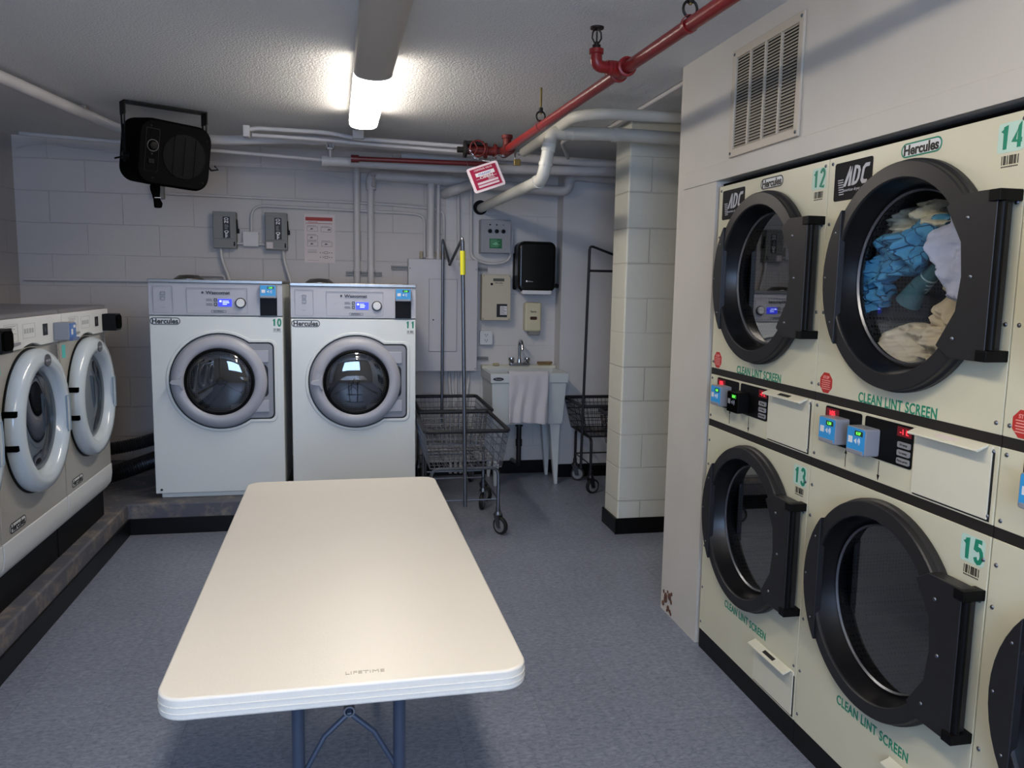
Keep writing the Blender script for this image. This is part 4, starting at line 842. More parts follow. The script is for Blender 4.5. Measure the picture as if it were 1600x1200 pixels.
b.text('Mustee', -0.238, -0.2370, 0.826, 0.016, 1.0, 0.0); b.build('maker_badge', [M_INK, M_SILVER], t, flat=True)
for sx in (-1, 1):
    for sy in (-1, 1):
        l = MB(); xo = sx*0.258; yo = sy*0.16+0.008; wx = 0.075
        vs = []
        for z, a, b_, c_ in ((0.478, 0, 0.080, 0.075), (0.0, 0.010, 0.022, 0.030)):
            x0 = xo-sx*a; x1 = xo-sx*(a+b_); ya = yo+sy*0.01; yb = yo-sy*c_*0.9
            vs += [(x0, ya, z), (x1, ya, z), (x1, yb, z), (x0, yb, z)]
        l.add(vs, [(0, 1, 2, 3), (4, 5, 6, 7), (0, 1, 5, 4), (1, 2, 6, 5), (2, 3, 7, 6), (3, 0, 4, 7)]); l.build('leg', M_SINKW, t, bevel=0.004)
b = MB(); b.tube(bend([(-0.03, -0.02, 0.476), (-0.03, -0.02, 0.13), (-0.03, 0.235, 0.11)], 0.05), 0.019, 12); b.lathe([(0.026, 0), (0.026, 0.05)], (-0.03, -0.02, 0.28), 'z', 14); b.lathe([(0.03, 0), (0.03, 0.04)], (-0.03, -0.02, 0.435), 'z', 14); b.build('drain_pipe', mat('black_pvc', '#17171a', 0.4), t)
t = empty('faucet', (1.312, 6.115, 0.888)); tag(t, 'chrome two-handle faucet on the back ledge of the sink', 'faucet')
b = MB(); b.prism(rrect(-0.085, 0.085, -0.026, 0.026, 0.02), 0.0, 0.022, Matrix(((1, 0, 0, 0), (0, 0, 1, 0), (0, 1, 0, 0), (0, 0, 0, 1)))); b.build('base', M_CHROME, t, bevel=0.004)
b = MB(); b.tube(bend([(0, 0, 0.02), (0, 0, 0.17), (0, -0.02, 0.20), (0, -0.09, 0.195), (0, -0.115, 0.13)], 0.045), 0.0115, 14); b.lathe([(0.018, 0.02), (0.015, 0.05)], (0, 0, 0), 'z', 16); b.build('spout', M_CHROME, t)
for s in (-1, 1):
    b = MB(); b.lathe([(0.016, 0.018), (0.022, 0.030), (0.026, 0.050), (0.024, 0.062), (0.0, 0.066)], (s*0.063, 0, 0), 'z', 18); b.build('handle', M_CHROME, t)
b = MB(); b.prism(rrect(-0.062, 0.062, -0.022, 0.022, 0.016), 0.0, 0.015, Matrix(((1, 0, 0, 0), (0, 0, 1, 0), (0, 1, 0, 0), (0, 0, 0, 1))))
t = empty('scrubbing_brush', (1.520, 6.12, 0.888), 0.05); tag(t, 'brown wooden scrubbing brush on the right of the sink ledge', 'brush')
c2 = MB(); c2.v = [(v[0], v[1], v[2]+0.014) for v in b.v]; c2.f = b.f; c2.mi = b.mi; c2.build('back', M_WOOD, t, bevel=0.004)
c2 = MB()
for i in range(12):
    for j in range(4): c2.cyl((-0.05+i*0.009, -0.014+j*0.009, 0.0), (-0.05+i*0.009, -0.014+j*0.009, 0.015), 0.003, seg=6)
bo = c2.build('bristles', mat('tan_bristle', '#b59a6c', 0.9), t); bo['kind'] = 'stuff'
b = MB(); b.prism(rrect(1.100, 1.150, 6.095, 6.125, 0.01), 0.888, 0.905, Matrix(((1, 0, 0, 0), (0, 0, 1, 0), (0, 1, 0, 0), (0, 0, 0, 1)))); tag(b.build('soap_bar', mat('yellow_soap', '#b9a878', 0.5), bevel=0.004), 'small worn yellow soap bar on the left of the sink ledge', 'soap')
# towel over the front rim
vs = []; n, mrows = 36, 40
prof = [(5.800, 0.79), (5.775, 0.84), (5.755, 0.878), (5.735, 0.884), (5.712, 0.880), (5.700, 0.86)]
def tw(u, s):
    if s < 0.16:
        k = s/0.16*(len(prof)-1); i = min(int(k), len(prof)-2); f = k-i; y = prof[i][0]*(1-f)+prof[i+1][0]*f; z = prof[i][1]*(1-f)+prof[i+1][1]*f
    else:
        k = (s-0.16)/0.84; z = 0.86-k*0.365; y = 5.700-0.004*k
    k = max(0, (s-0.14)/0.86)
    x = 1.298+(u-0.5)*0.298+0.006*k*math.sin(u*9); y += -0.012*k*(0.6+math.sin(u*21+k*2.5+1.2*noise.noise(Vector((u*3, k*2, 1)))))-0.010*k*noise.noise(Vector((u*5, k*3, 0)))
    z += 0.006*math.sin(u*5)*k+0.003*noise.noise(Vector((u*12, s*2, 5)))*k
    return (x, y, z)
b = MB(); b.add([tw(i/n, j/mrows) for i in range(n+1) for j in range(mrows+1)], [(i*(mrows+1)+j, (i+1)*(mrows+1)+j, (i+1)*(mrows+1)+j+1, i*(mrows+1)+j+1) for i in range(n) for j in range(mrows)])
o = b.build('towel', M_TOWEL, ang=80); so = o.modifiers.new('thickness', 'SOLIDIFY'); so.thickness = 0.006; so.offset = 0; tag(o, 'white terry towel hanging over the front rim of the sink', 'towel')

# ------------------------------------------------------------------ ceiling lamps
def lamp(y0, y1, xm, rz, lit, label, width=0.158, drop=0.102, name='fluorescent_light'):
    L_ = y1-y0; t = empty(name, (xm, (y0+y1)/2, H), rz); tag(t, label, 'ceiling light', 'fluorescent ceiling lights')
    h = L_/2; b = MB(); b.box(-width*0.49, width*0.49, -h+0.002, h-0.002, -0.053, 0.0); b.build('housing', M_WHITE2, t)
    pr = [(width/2*math.cos(a), -0.052-(drop-0.052)*abs(math.sin(a))**0.45) for a in [PI*i/16 for i in range(17)]]
    b = MB(); b.prism([(x, z) for x, z in pr], -h, h); b.build('diffuser', lit, t, ang=40)
    for s in (-1, 1):
        b = MB(); b.prism([(x*1.015, z-0.001) for x, z in pr], s*h-0.006, s*h+0.006); b.build('end_cap', M_WHITE2, t, bevel=0.001)
    return t
lamp(3.60, 4.745, 0.098, math.radians(1.0), M_LIT, 'lit white fluorescent lamp at the far end of the ceiling row')
lamp(2.05, 3.585, 0.122, math.radians(1.0), M_LENS, 'unlit fluorescent lamp with a dull grey cover, nearest in the ceiling row', 0.166, 0.106)
lamp(0.45, 1.65, 0.14, math.radians(1.0), M_LITN, 'lit fluorescent lamp above the near end of the folding table')
lamp(-1.6, -0.4, 0.16, math.radians(1.0), M_LITN, 'lit fluorescent lamp behind the viewer')

# ------------------------------------------------------------------ things on the block wall behind the washers
YB = 6.2
def disconnect(x0, x1, z0, z1, label, sticker):
    t = empty('disconnect_switch', ((x0+x1)/2, YB, z0)); tag(t, label, 'electrical box', 'grey disconnect switches'); w = (x1-x0)/2; h = z1-z0; d = 0.085
    b = MB(); b.box(-w, w, -d, 0, 0, h); b.build('box', M_GREY, t, bevel=0.004)
    b = MB(); b.box(-w+0.004, w-0.012, -d-0.006, -d, h*0.26, h*0.90); dr = b.build('door', M_GREY, t, bevel=0.002)
    b = MB(); b.m = 0; b.box(-0.010, 0.040, -d-0.0075, -d-0.006, h*0.28, h*0.86); b.m = 1
    for s, z in (('O', .80), ('N', .72), ('O', .45), ('F', .385), ('F', .32)): b.text(s, 0.015, -d-0.0075, h*z, 0.024, 1.6, 0.035)
    lines(b, 0.002, 0.030, -d-0.0072, h*0.51, h*0.65, 5, th=0.0012); b.build('switch_label', [M_INK, M_PALE], dr, flat=True)
    b = MB(); b.prism([(0, 0), (0.018, 0.0), (0.018, 0.03), (0.01, 0.035), (0.006, 0.10), (0, 0.10)], -d*0.75, -d*0.45, Matrix.Translation((w, 0, h*0.42))); b.build('lever', M_BLACK, t, bevel=0.002)
    b = MB(); b.cyl((w-0.014, -d-0.008, h*0.1), (w-0.014, -d, h*0.1), 0.006); b.box(w-0.018, w-0.010, -d-0.004, -d, h*0.06, h*0.18); b.build('latch', M_BLACK, t)
    if sticker: b = MB(); b.box(-w+0.01, -w+0.055, -d-0.001, -d, 0.01, 0.055); b.build('paper_sticker', M_PAPER, t, flat=True)
disconnect(-0.9535, -0.7932, 1.7445, 2.0032, 'grey disconnect switch box on the block wall above washer 10, the left one', False)
disconnect(-0.5943, -0.4383, 1.7402, 2.0074, 'grey disconnect switch box with a paper sticker, right of the small junction box', True)
b = MB(); b.prism(rrect(-0.7526, -0.6435, 1.7627, 1.8685, 0.008), YB-0.045, YB); tag(b.build('junction_box', mat('junction_paint', '#d6d2d0', 0.5), bevel=0.003), 'small square pale junction box between the two grey switches', 'electrical box')
def pipe(name, pts, r, label, m=None, cat='pipe', rad=0.06, group=None, seg=12, fit=None):
    b = MB(); b.tube(bend(pts, rad, 7), r, seg)
    if fit:
        for a, c_, k in fit: b.cyl(a, c_, r*k, seg=seg+4)
    return tag(b.build(name, m or M_PIPE, ang=50), label, cat, group)
pipe('conduit', [(-0.806, YB-0.04, 1.7819), (-0.7483, YB-0.04, 1.7819)], 0.010, 'short white conduit stub joining the left switch to the junction box', M_PIPE)
pipe('conduit', [(-0.6478, YB-0.04, 1.7819), (-0.5879, YB-0.04, 1.7744)], 0.010, 'short white conduit stub joining the junction box to the right switch', M_PIPE)
pipe('conduit', [(-0.9086, YB-0.04, 1.7498), (-0.9033, YB-0.045, 1.6697), (-0.8445, YB-0.06, 1.4986), (-0.8445, YB-0.06, 1.2848)], 0.0115, 'white conduit dropping from the left grey switch behind washer 10', M_PIPE)
pipe('conduit', [(-0.4703, YB-0.04, 1.7445), (-0.4671, YB-0.045, 1.6697), (-0.4116, YB-0.06, 1.4772), (-0.4116, YB-0.06, 1.2848)], 0.0115, 'white conduit dropping from the right grey switch between the two washers', M_PIPE)
pipe('conduit', [(-1.2507, YB-0.015, 2.1218), (0.2672, YB-0.015, 2.1026), (0.6093, YB-0.015, 2.0844), (0.7109, YB-0.015, 2.0652), (0.7183, YB-0.02, 1.9903), (0.7183, YB-0.02, 1.7124)], 0.0095, 'long white conduit running across the wall above both switches', M_PIPE, rad=0.09)
pipe('conduit', [(-0.6948, YB-0.022, 1.8621), (-0.6927, YB-0.022, 2.0598), (0.4276, YB-0.022, 2.0417), (0.5687, YB-0.022, 2.0331), (0.5698, YB-0.022, 1.7124)], 0.0095, 'white conduit arching out of the junction box and down to the panel', M_PIPE, rad=0.12)
pipe('conduit', [(-2.2234, YB-0.02, 1.4986), (-1.2293, YB-0.02, 1.5008)], 0.012, 'white conduit low on the wall above the left machines', M_PIPE)
pipe('cable', [(-2.2341, YB-0.008, 2.3859), (-2.0845, YB-0.008, 2.434), (-1.6034, YB-0.008, 2.3859), (-1.2828, YB-0.008, 2.3645), (-0.4276, YB-0.008, 2.3538), (0, YB-0.008, 2.2683), (0.3207, YB-0.008, 2.2469)], 0.0035, 'thin painted cable sagging along the top of the block wall', M_PIPE, 'cable', rad=0.2, seg=6)
b = MB(); b.box(-1.3597, -1.2828, YB-0.045, YB, 2.0812, 2.1774); tag(b.build('outlet_box', M_GREY, bevel=0.003), 'small metal outlet box on the wall below the black heater', 'electrical box')
pipe('conduit', [(-1.0903, YB-0.03, 1.2848), (-1.0903, YB-0.03, 1.5467), (-0.8872, YB-0.03, 1.5467), (-0.8872, YB-0.03, 1.2848)], 0.0095, 'white pipe loop rising behind the top of washer 10', M_PIPE, rad=0.03)
# instruction poster
t = empty('poster', (-0.2101, YB, 1.6568)); t.scale = (1.069, 1, 1.069); tag(t, 'white and red washer instruction poster on the block wall', 'poster')
b = MB(); b.box(-0.104, 0.104, -0.002, 0, 0, 0.333); b.build('sheet', M_PAPER, t, flat=True)
b = MB(); b.m = 0; b.box(-0.095, 0.088, -0.003, -0.0018, 0.288, 0.312); b.box(-0.093, 0.088, -0.0028, -0.0018, 0.268, 0.271); b.text('Wascomat', -0.045, -0.0025, 0.279, 0.012, 1.2, 0.01)
b.m = 1
for x0, z0, dx in ((-0.085, .215, .02), (0.008, .212, .045), (-0.085, .155, .018), (-0.085, .112, .02), (0.012, .112, .02)):
    b.frame([(x0, z0), (x0+.072, z0), (x0+.072, z0+.032), (x0, z0+.032)], [(x0+.002, z0+.002), (x0+.07, z0+.002), (x0+.07, z0+.03), (x0+.002, z0+.03)], -0.003, -0.0018)
    b.prism([(x0+dx, z0+.01), (x0+dx+.022, z0+.014), (x0+dx+.018, z0+.022), (x0+dx+.005, z0+.022)], -0.003, -0.0018)
    b.box(x0, x0+.06, -0.0028, -0.0018, z0+.037, z0+.0395)
for z in (.085, .075, .068): b.box(-.083, -.02, -0.0028, -0.0018, z, z+.002)
for z in (.066, .035):
    for x in (0.0, .018, .062, .078): b.box(x, x+.006, -0.0028, -0.0018, z, z+.007)
    b.frame([(.03, z-.005), (.055, z-.005), (.055, z+.012), (.03, z+.012)], [(.033, z-.002), (.052, z-.002), (.052, z+.009), (.033, z+.009)], -0.003, -0.0018)
b.box(-.085, -.005, -0.0028, -0.0018, .015, .0165)
b.build('printing', [mat('poster_red', '#a8352d', 0.6), mat('poster_grey', '#6f6764', 0.6)], t, flat=True)
# strut channels and the two tall pipes
def strut(x0, x1, z, label, y=YB):
    b = MB(); b.box(x0, x1, y-0.022, y, z-0.014, z-0.003); b.box(x0, x1, y-0.022, y, z+0.003, z+0.014); b.box(x0, x1, y-0.006, y, z-0.004, z+0.004); return tag(b.build('strut_channel', M_GALV, flat=True), label, 'bracket', 'steel strut channels')
strut(-0.0214, 0.248, 1.582, 'steel strut channel clamping the two tall pipes behind washer 11')
strut(0.3164, 0.4543, 1.6322, 'steel strut channel sticking out left of the electrical panel')
strut(0.935, 1.06, 1.632, 'steel strut channel right of the panel above the beige box', 6.2)
strut(0.945, 1.075, 0.935, 'steel strut channel above the left end of the sink', 6.2)
for x, lb in ((0.062, 'left of the two tall white pipes rising behind washer 11'), (0.1646, 'right of the two tall white pipes rising behind washer 11')):
    yy = YB-0.052; pipe('water_pipe', [(x, yy, 1.23), (x, yy, 2.29 if x > 0.1 else 2.353)], 0.025, lb, None, fit=[((x, yy, 1.597), (x, yy, 1.61), 1.25)], group='tall pipes behind washer 11')

# electrical panel with two doors
t = empty('electrical_panel', (0.705, YB-0.002, 0.846)); t.scale = (1.05, 1, 1.05); tag(t, 'large grey electrical panel on the wall between washer 11 and the sink', 'electrical panel')
b = MB(); b.box(-0.2525, 0.2525, -0.11, 0, 0, 0.813); b.build('box', M_GREYL, t, bevel=0.004)
b = MB(); b.box(-0.105, 0.102, -0.1135, -0.110, 0.145, 0.672); b.build('door_gap', mat('seam_grey', '#5c5c60', 0.6), t, flat=True)
b = MB(); b.box(-0.103, 0.100, -0.116, -0.110, 0.147, 0.670); dr = b.build('door', M_GREYL, t, bevel=0.002)
b = MB(); b.prism(rrect(-0.082, -0.064, 0.345, 0.40, 0.008), -0.119, -0.115); b.build('latch', M_GREYL, dr, bevel=0.001); b = MB(); b.cyl((-0.073, -0.1205, 0.377), (-0.073, -0.118, 0.377), 0.0055); b.build('keyhole', M_INK, dr)
for x in (-0.24, 0.24):
    for z in (0.02, 0.745): screw('screw', t, (x, -0.110, z), 0.004)
# conduits above and below the panel
for k, (x, y, r, z1, lb) in enumerate(((0.6125, YB-0.055, 0.029, 2.268, 'thick white pipe dropping into the top of the electrical panel'), (0.6713, YB-0.04, 0.014, 2.29, 'white conduit just right of the thick pipe above the panel'),
        )):
    pipe('conduit', [(x, y, 1.702), (x, y, z1)], r, lb, fit=[((x, y, 1.702), (x, y, 1.718), 1.3), ((x, y, 1.99), (x, y, 1.997), 1.12)])
for k, x in enumerate((0.543, 0.5943, 0.6446, 0.682, 0.7109)):
    b = MB(); b.lathe([(0.011, 0), (0.014, 0.004), (0.014, 0.05), (0.011, 0.056)], (x, YB-0.035, 1.7028), 'z', 12); tag(b.build('conduit_fitting', mat('aged_cream_metal', '#a99d88', 0.55, bump=0.4, bscale=60)), 'cream conduit fitting on top of the electrical panel, number %s from the left' % ('one', 'two', 'three', 'four', 'five')[k], 'fitting', 'cream fittings on the panel top')
for k, (x0, x1, zt_) in enumerate(((0.765, 0.78, 0.833), (0.818, 0.822, 0.833), (0.861, 0.862, 0.833), (0.919, 0.895, 0.833))):
    y = YB-0.03; pipe('conduit', [(x0, y, zt_), (x0, y, 0.77), (x1, y, 0.58), (x1, y, 0.02)], 0.0125, 'white conduit under the electrical panel, %s of four counted from the left' % ('first', 'second', 'third', 'fourth')[k], group='conduits under the panel', rad=0.1)
# pipes on the recessed wall
YR = YB
pipe('conduit', [(0.822, YR-0.03, 2.30), (0.832, YR-0.03, 1.70), (0.832, YR-0.12, 1.66)], 0.015, 'white conduit on the recessed wall just left of the yellow-sleeved pole')
pipe('conduit', [(0.922, YR-0.03, 2.30), (0.926, YR-0.03, 1.73), (0.99, YR-0.045, 1.690), (1.10, YR-0.045, 1.672), (1.225, YR-0.045, 1.70), (1.2455, YR-0.045, 1.80), (1.2455, YR-0.045, 1.945)], 0.0125, 'flexible white conduit looping under the grey control box', rad=0.07, cat='conduit')
def wallbox(name, x0, x1, z0, z1, d, m, label, cat, y=YR):
    t = empty(name, ((x0+x1)/2, y, z0)); tag(t, label, cat); b = MB(); b.box(-(x1-x0)/2, (x1-x0)/2, -d, 0, 0, z1-z0); b.build('box', m, t, bevel=0.004); return t, (x1-x0)/2, z1-z0
t, w_, h_ = wallbox('control_box', 0.990, 1.225, 1.756, 2.010, 0.10, mat('grey_box', '#9d9ea2', 0.45, bump=0.05), 'grey control box with three black knobs and a green sticker', 'control box')
b = MB(); b.box(-w_+0.002, w_-0.002, -0.106, -0.10, 0.004, h_-0.004); lid = b.build('lid', MATS['grey_box'], t, bevel=0.002)
for i in range(3):
    b = MB(); b.lathe([(0.0, -0.128), (0.013, -0.126), (0.016, -0.108), (0.016, -0.105)], (-0.047+i*0.052, 0, h_-0.088), 'y', 18); b.build('knob', M_BLACK, lid)
    b = MB(); b.lathe([(0.0, -0.110), (0.005, -0.109), (0.0065, -0.105)], (-0.047+i*0.052, 0, h_-0.040), 'y', 12); b.build('indicator', [M_BLACK, M_BLACK, M_DCHROME][i], lid)
b = MB(); b.m = 0; b.box(-0.050, 0.048, -0.1075, -0.105, 0.036, 0.110); b.m = 1; lines(b, -0.042, 0.04, -0.1075, 0.044, 0.104, 7); b.prism([(-0.03, 0.068), (0.0, 0.06), (0.02, 0.07), (0.0, 0.084)], -0.1085, -0.107); b.build('green_sticker', [mat('sticker_green', '#1f6b3a', 0.5), mat('sticker_mint', '#7fc79a', 0.5)], lid, flat=True)
t, w_, h_ = wallbox('card_value_machine', 1.006, 1.232, 1.240, 1.594, 0.095, M_BEIGE, 'beige wall box with a small display right of the electrical panel', 'payment box')
b = MB(); b.box(-w_+0.001, w_-0.001, -0.100, -0.095, 0.002, h_-0.002); lid = b.build('front_plate', M_BEIGE, t, bevel=0.002)
b = MB(); b.m = 0; b.box(-0.027, 0.06, -0.1015, -0.099, 0.302, 0.324); b.build('display', [mat('lcd_olive', '#55574a', 0.3)], lid, flat=True)
b = MB(); b.lathe([(0.0, -0.104), (0.008, -0.103), (0.010, -0.1)], (-0.038, 0, 0.280), 'y', 14); b.build('lock', M_BLACK, lid)
b = MB(); b.text('Hercules', 0.018, -0.1002, 0.290, 0.014, 1.2, 0.02); lines(b, 0.02, 0.03, -0.1, 0.268, 0.275, 1); lines(b, 0.04, 0.05, -0.1, 0.268, 0.275, 1); b.build('plate_print', M_INK, lid, flat=True)
b = MB(); b.m = 0; b.box(0.003, 0.086, -0.1012, -0.0995, 0.026, 0.128); b.m = 1; b.box(0.030, 0.084, -0.1018, -0.1010, 0.044, 0.112); b.m = 0; lines(b, 0.034, 0.08, -0.1018, 0.048, 0.108, 7); b.build('notice_sticker', [M_INK, M_PALE], lid, flat=True)
for x in (-w_+0.012, w_-0.012):
    for z in (0.012, h_-0.012): screw('screw', lid, (x, -0.100, z), 0.004)
t = empty('outlet', (1.052, YR, 1.047)); tag(t, 'white double outlet on a metal box above the left end of the sink', 'outlet')
b = MB(); b.box(-0.047, 0.047, -0.045, 0, 0.003, 0.107); b.build('box', M_DCHROME, t, bevel=0.005)
b = MB(); b.prism(rrect(-0.050, 0.050, 0, 0.11, 0.012), -0.050, -0.045); pl = b.build('cover_plate', M_WHITE2, t, bevel=0.002)
for z in (0.034, 0.077):
    b = MB(); b.box(-0.011, -0.007, -0.0508, -0.0498, z-0.004, z+0.008); b.box(0.007, 0.011, -0.0508, -0.0498, z-0.004, z+0.008); b.cyl((0, -0.0508, z-0.01), (0, -0.0498, z-0.01), 0.0035, seg=8); b.build('socket', M_INK, pl, flat=True)
# towel dispenser
t = empty('paper_towel_dispenser', (1.4165, YR, 1.435)); tag(t, 'black paper towel dispenser on the wall above the sink', 'dispenser')
b = MB(); P_ = rrect(-0.150, 0.150, 0.03, 0.415, 0.055, 8)
b.prism([(x, z) for x, z in P_ if True], -0.20, -0.005); b.build('cover', mat('black_gloss_plastic', '#0a0a0b', 0.22), t, bevel=0.028, seg=5)
b = MB(); b.box(-0.155, 0.155, -0.06, -0.0, 0.045, 0.33); b.build('back_plate', M_BLACK, t, bevel=0.01)
b = MB(); b.prism(rrect(-0.115, 0.118, 0.012, 0.045, 0.012), -0.195, -0.10); b.build('paper_tray', M_PALE, t, bevel=0.004)
b = MB(); b.cyl((0.148, -0.09, 0.085), (0.185, -0.09, 0.085), 0.014); b.prism([(0.165, 0.07), (0.19, 0.06), (0.195, 0.09), (0.17, 0.1)], -0.12, -0.06); b.build('crank', M_BLACK, t, bevel=0.003)
b = MB(); b.ball((-0.082, -0.2005, 0.112), 0.006, 1, 0.2, 1.2); b.text('enMotion', -0.055, -0.2005, 0.111, 0.012, 1.0, 0.0); b.build('brand_lettering', M_PALE, t, flat=True)
# soap dispenser
t = empty('soap_dispenser', (1.4165, YR, 1.105)); tag(t, 'yellowed cream soap dispenser on the wall right above the sink', 'dispenser')
b = MB(); b.prism(rrect(-0.066, 0.066, 0.05, 0.278, 0.02, 6), -0.095, 0.0); b.build('cover', M_SOAP, t, bevel=0.015, seg=4)
b = MB(); b.prism([(-0.030, 0.075), (0.062, 0.075), (0.060, 0.020), (-0.028, 0.020)], -0.08, -0.01); b.build('push_bar', mat('soap_nozzle_grey', '#8d8a84', 0.5), t, bevel=0.006)
b = MB(); b.prism(rrect(-0.026, 0.030, 0.142, 0.168, 0.01), -0.0965, -0.094); b.build('sight_window', mat('amber_window', '#4a2b1c', 0.3), t, flat=True)
b = MB(); b.text('Sanis', 0.0, -0.0955, 0.207, 0.020, 1.2, 0.02); b.build('brand_lettering', M_INK, t, flat=True)
b = MB(); b.prism([(-0.036, 0.10), (-0.030, 0.215), (0.034, 0.215), (0.040, 0.10)], -0.0960, -0.094); b.build('front_ridge', M_SOAP, t, bevel=0.001)

# ------------------------------------------------------------------ pipes under the ceiling at the back
pipe('ceiling_pipe', [(-1.80, 2.6, 2.425), (-1.425, 5.10, 2.425), (-1.33, 5.42, 2.405), (-0.84, 5.45, 2.388), (-0.295, 5.45, 2.425), (0.07, 5.45, 2.42), (0.93, 5.45, 2.390)], 0.030, 'thick white pipe crossing the left of the ceiling and running along the back', rad=0.16, fit=[((-0.24, 5.45, 2.424), (-0.20, 5.45, 2.424), 1.15)])
pipe('ceiling_conduit', [(-0.605, 5.25, 2.428), (-0.55, 5.25, 2.442), (-0.12, 5.25, 2.440), (0.05, 5.25, 2.412), (0.83, 5.25, 2.396)], 0.0135, 'upper thin white conduit under the ceiling near the lit lamp', rad=0.12)
pipe('ceiling_conduit', [(-0.575, 5.27, 2.405), (-0.2, 5.27, 2.400), (0.10, 5.27, 2.385), (0.84, 5.27, 2.365)], 0.0115, 'lower thin white conduit under the ceiling near the lit lamp', rad=0.12)
b = MB(); b.box(-0.625, -0.585, 5.22, 5.28, 2.385, 2.455); tag(b.build('junction_box', M_PIPE, bevel=0.006), 'small white fitting at the left end of the thin ceiling conduits', 'fitting')
b = MB(); b.box(0.03, 0.10, 5.20, 5.24, 2.405, 2.46); tag(b.build('junction_box', M_PIPE, bevel=0.006), 'white conduit fitting just behind the end of the lit lamp', 'fitting')
pipe('ceiling_pipe', [(-2.0, 5.62, 2.40), (-0.85, 5.62, 2.352), (-0.16, 5.62, 2.325)], 0.012, 'thin white pipe high on the block wall behind the heater')
pipe('ceiling_pipe', [(-0.165, 5.60, 2.318), (0.70, 5.60, 2.310), (1.9, 5.60, 2.335)], 0.033, 'long white pipe with a rounded end running behind the red pipe', fit=[((-0.17, 5.60, 2.318), (-0.13, 5.60, 2.318), 1.12)])
pipe('ceiling_pipe', [(0.93, 5.60, 2.405), (2.2, 5.60, 2.380)], 0.030, 'white pipe high above the sink under the ceiling')
pipe('ceiling_pipe', [(0.36, 5.70, 2.39), (2.2, 5.72, 2.37)], 0.028, 'white pipe deep in the corner above the electrical panel')
pipe('ceiling_pipe', [(0.166, 6.148, 2.20), (0.166, 6.148, 2.304), (0.765, 6.14, 2.291), (1.00, 6.06, 2.262), (1.63, 5.95, 2.222), (1.645, 5.95, 2.345), (2.04, 5.95, 2.335)], 0.039, 'thick white drain pipe running below the others and turning up at right', M_PIPE, rad=0.07, fit=[((0.70, 6.143, 2.292), (0.765, 6.14, 2.291), 1.15)])
pipe('ceiling_pipe', [(0.93, 6.08, 2.270), (0.77, 6.04, 2.21), (0.72, 6.19, 2.195)], 0.038, 'white branch pipe bending down off the thick drain pipe', M_PIPE, rad=0.06)
pipe('sprinkler_branch', [(0.03, 5.43, 2.315), (0.96, 5.43, 2.320)], 0.0165, 'thin dark red pipe running along the back above the tall pipes', mat('dark_red_paint', '#641b1d', 0.4), fit=[((0.02, 5.43, 2.315), (0.07, 5.43, 2.315), 1.5)], group=None)
t = empty('pipe_hanger', (-0.112, 5.47, H)); tag(t, 'white pipe hanger holding the rounded pipe end left of the red pipe', 'bracket')
b = MB(); b.cyl((0, -0.03, -0.16), (0, -0.03, 0), 0.006, seg=8); b.build('rod', M_PIPE, t)
b = MB(); b.box(-0.022, 0.022, -0.06, -0.02, -0.115, -0.105); b.box(-0.022, -0.017, -0.06, -0.02, -0.115, -0.06); b.box(0.017, 0.022, -0.06, -0.02, -0.115, -0.06); b.build('clamp', M_PIPE, t)
b = MB(); b.lathe([(0.0, 0), (0.013, 0.004), (0.013, 0.03), (0.009, 0.036), (0.009, 0.075), (0.02, 0.08), (0.02, 0.092), (0, 0.092)], (0.182, 6.085, 2.215), 'z', 14); tag(b.build('drain_valve', mat('valve_white', '#b7aea8', 0.4)), 'small white valve under the pipe above the tall white pipes', 'valve')

# right-hand pipes near the block partition
pipe('ceiling_pipe', [(1.102, 5.12, 2.36), (1.135, 4.05, 2.375), (1.25, 3.97, 2.380), (3.0, 3.97, 2.395)], 0.0285, 'white pipe beside the red one turning right above the partition', mat('pipe_warm_white', '#c9c6bb', 0.4, bump=0.1, bscale=30), rad=0.08)
pipe('ceiling_pipe', [(1.066, 4.30, 2.265), (1.077, 4.30, 2.335), (1.42, 4.30, 2.345), (3.0, 4.30, 2.335)], 0.036, 'thick white pipe crossing below the ceiling in front of the partition top', MATS['pipe_warm_white'], rad=0.07, fit=[((1.42, 4.30, 2.345), (1.452, 4.30, 2.345), 1.12), ((1.14, 4.30, 2.337), (1.15, 4.30, 2.337), 1.1), ((1.19, 4.30, 2.338), (1.20, 4.30, 2.338), 1.1)])
pipe('drain_pipe', [(1.068, 4.300, 2.285), (1.036, 4.306, 2.088), (1.005, 6.19, 2.100)], 0.034, 'shiny white PVC pipe dropping and running back into a hole in the wall', M_PVC, rad=0.075, fit=[((1.0665, 4.300, 2.276), (1.0600, 4.301, 2.236), 1.13), ((1.0505, 4.303, 2.177), (1.0478, 4.304, 2.160), 1.13), ((1.0345, 4.385, 2.0885), (1.0337, 4.43, 2.0887), 1.13)])
b = MB(); b.lathe([(0.0, 6.196), (0.056, 6.196), (0.056, 6.2005)], (1.0, 0, 2.105), 'y', 24); tag(b.build('wall_hole', M_HOLE, flat=True), 'round black hole in the wall where the PVC pipe enters', 'hole')
pipe('pipe_stub', [(1.86, 4.36, 2.205), (3.19, 4.36, 2.30)], 0.026, 'short white pipe stub in front of the partition, half behind the dryer wall', MATS['pipe_warm_white'])
pipe('ceiling_conduit', [(1.538, 3.32+0.13, H-0.014), (1.545, 4.9, H-0.014)], 0.0105, 'thin white conduit on the ceiling beside the dryer wall')
pipe('ceiling_conduit', [(1.50, 5.5, 2.40), (1.32, 5.0, 2.415), (1.35, 4.9, 2.43)], 0.012, 'short slanting white conduit behind the big pipes above the sink')

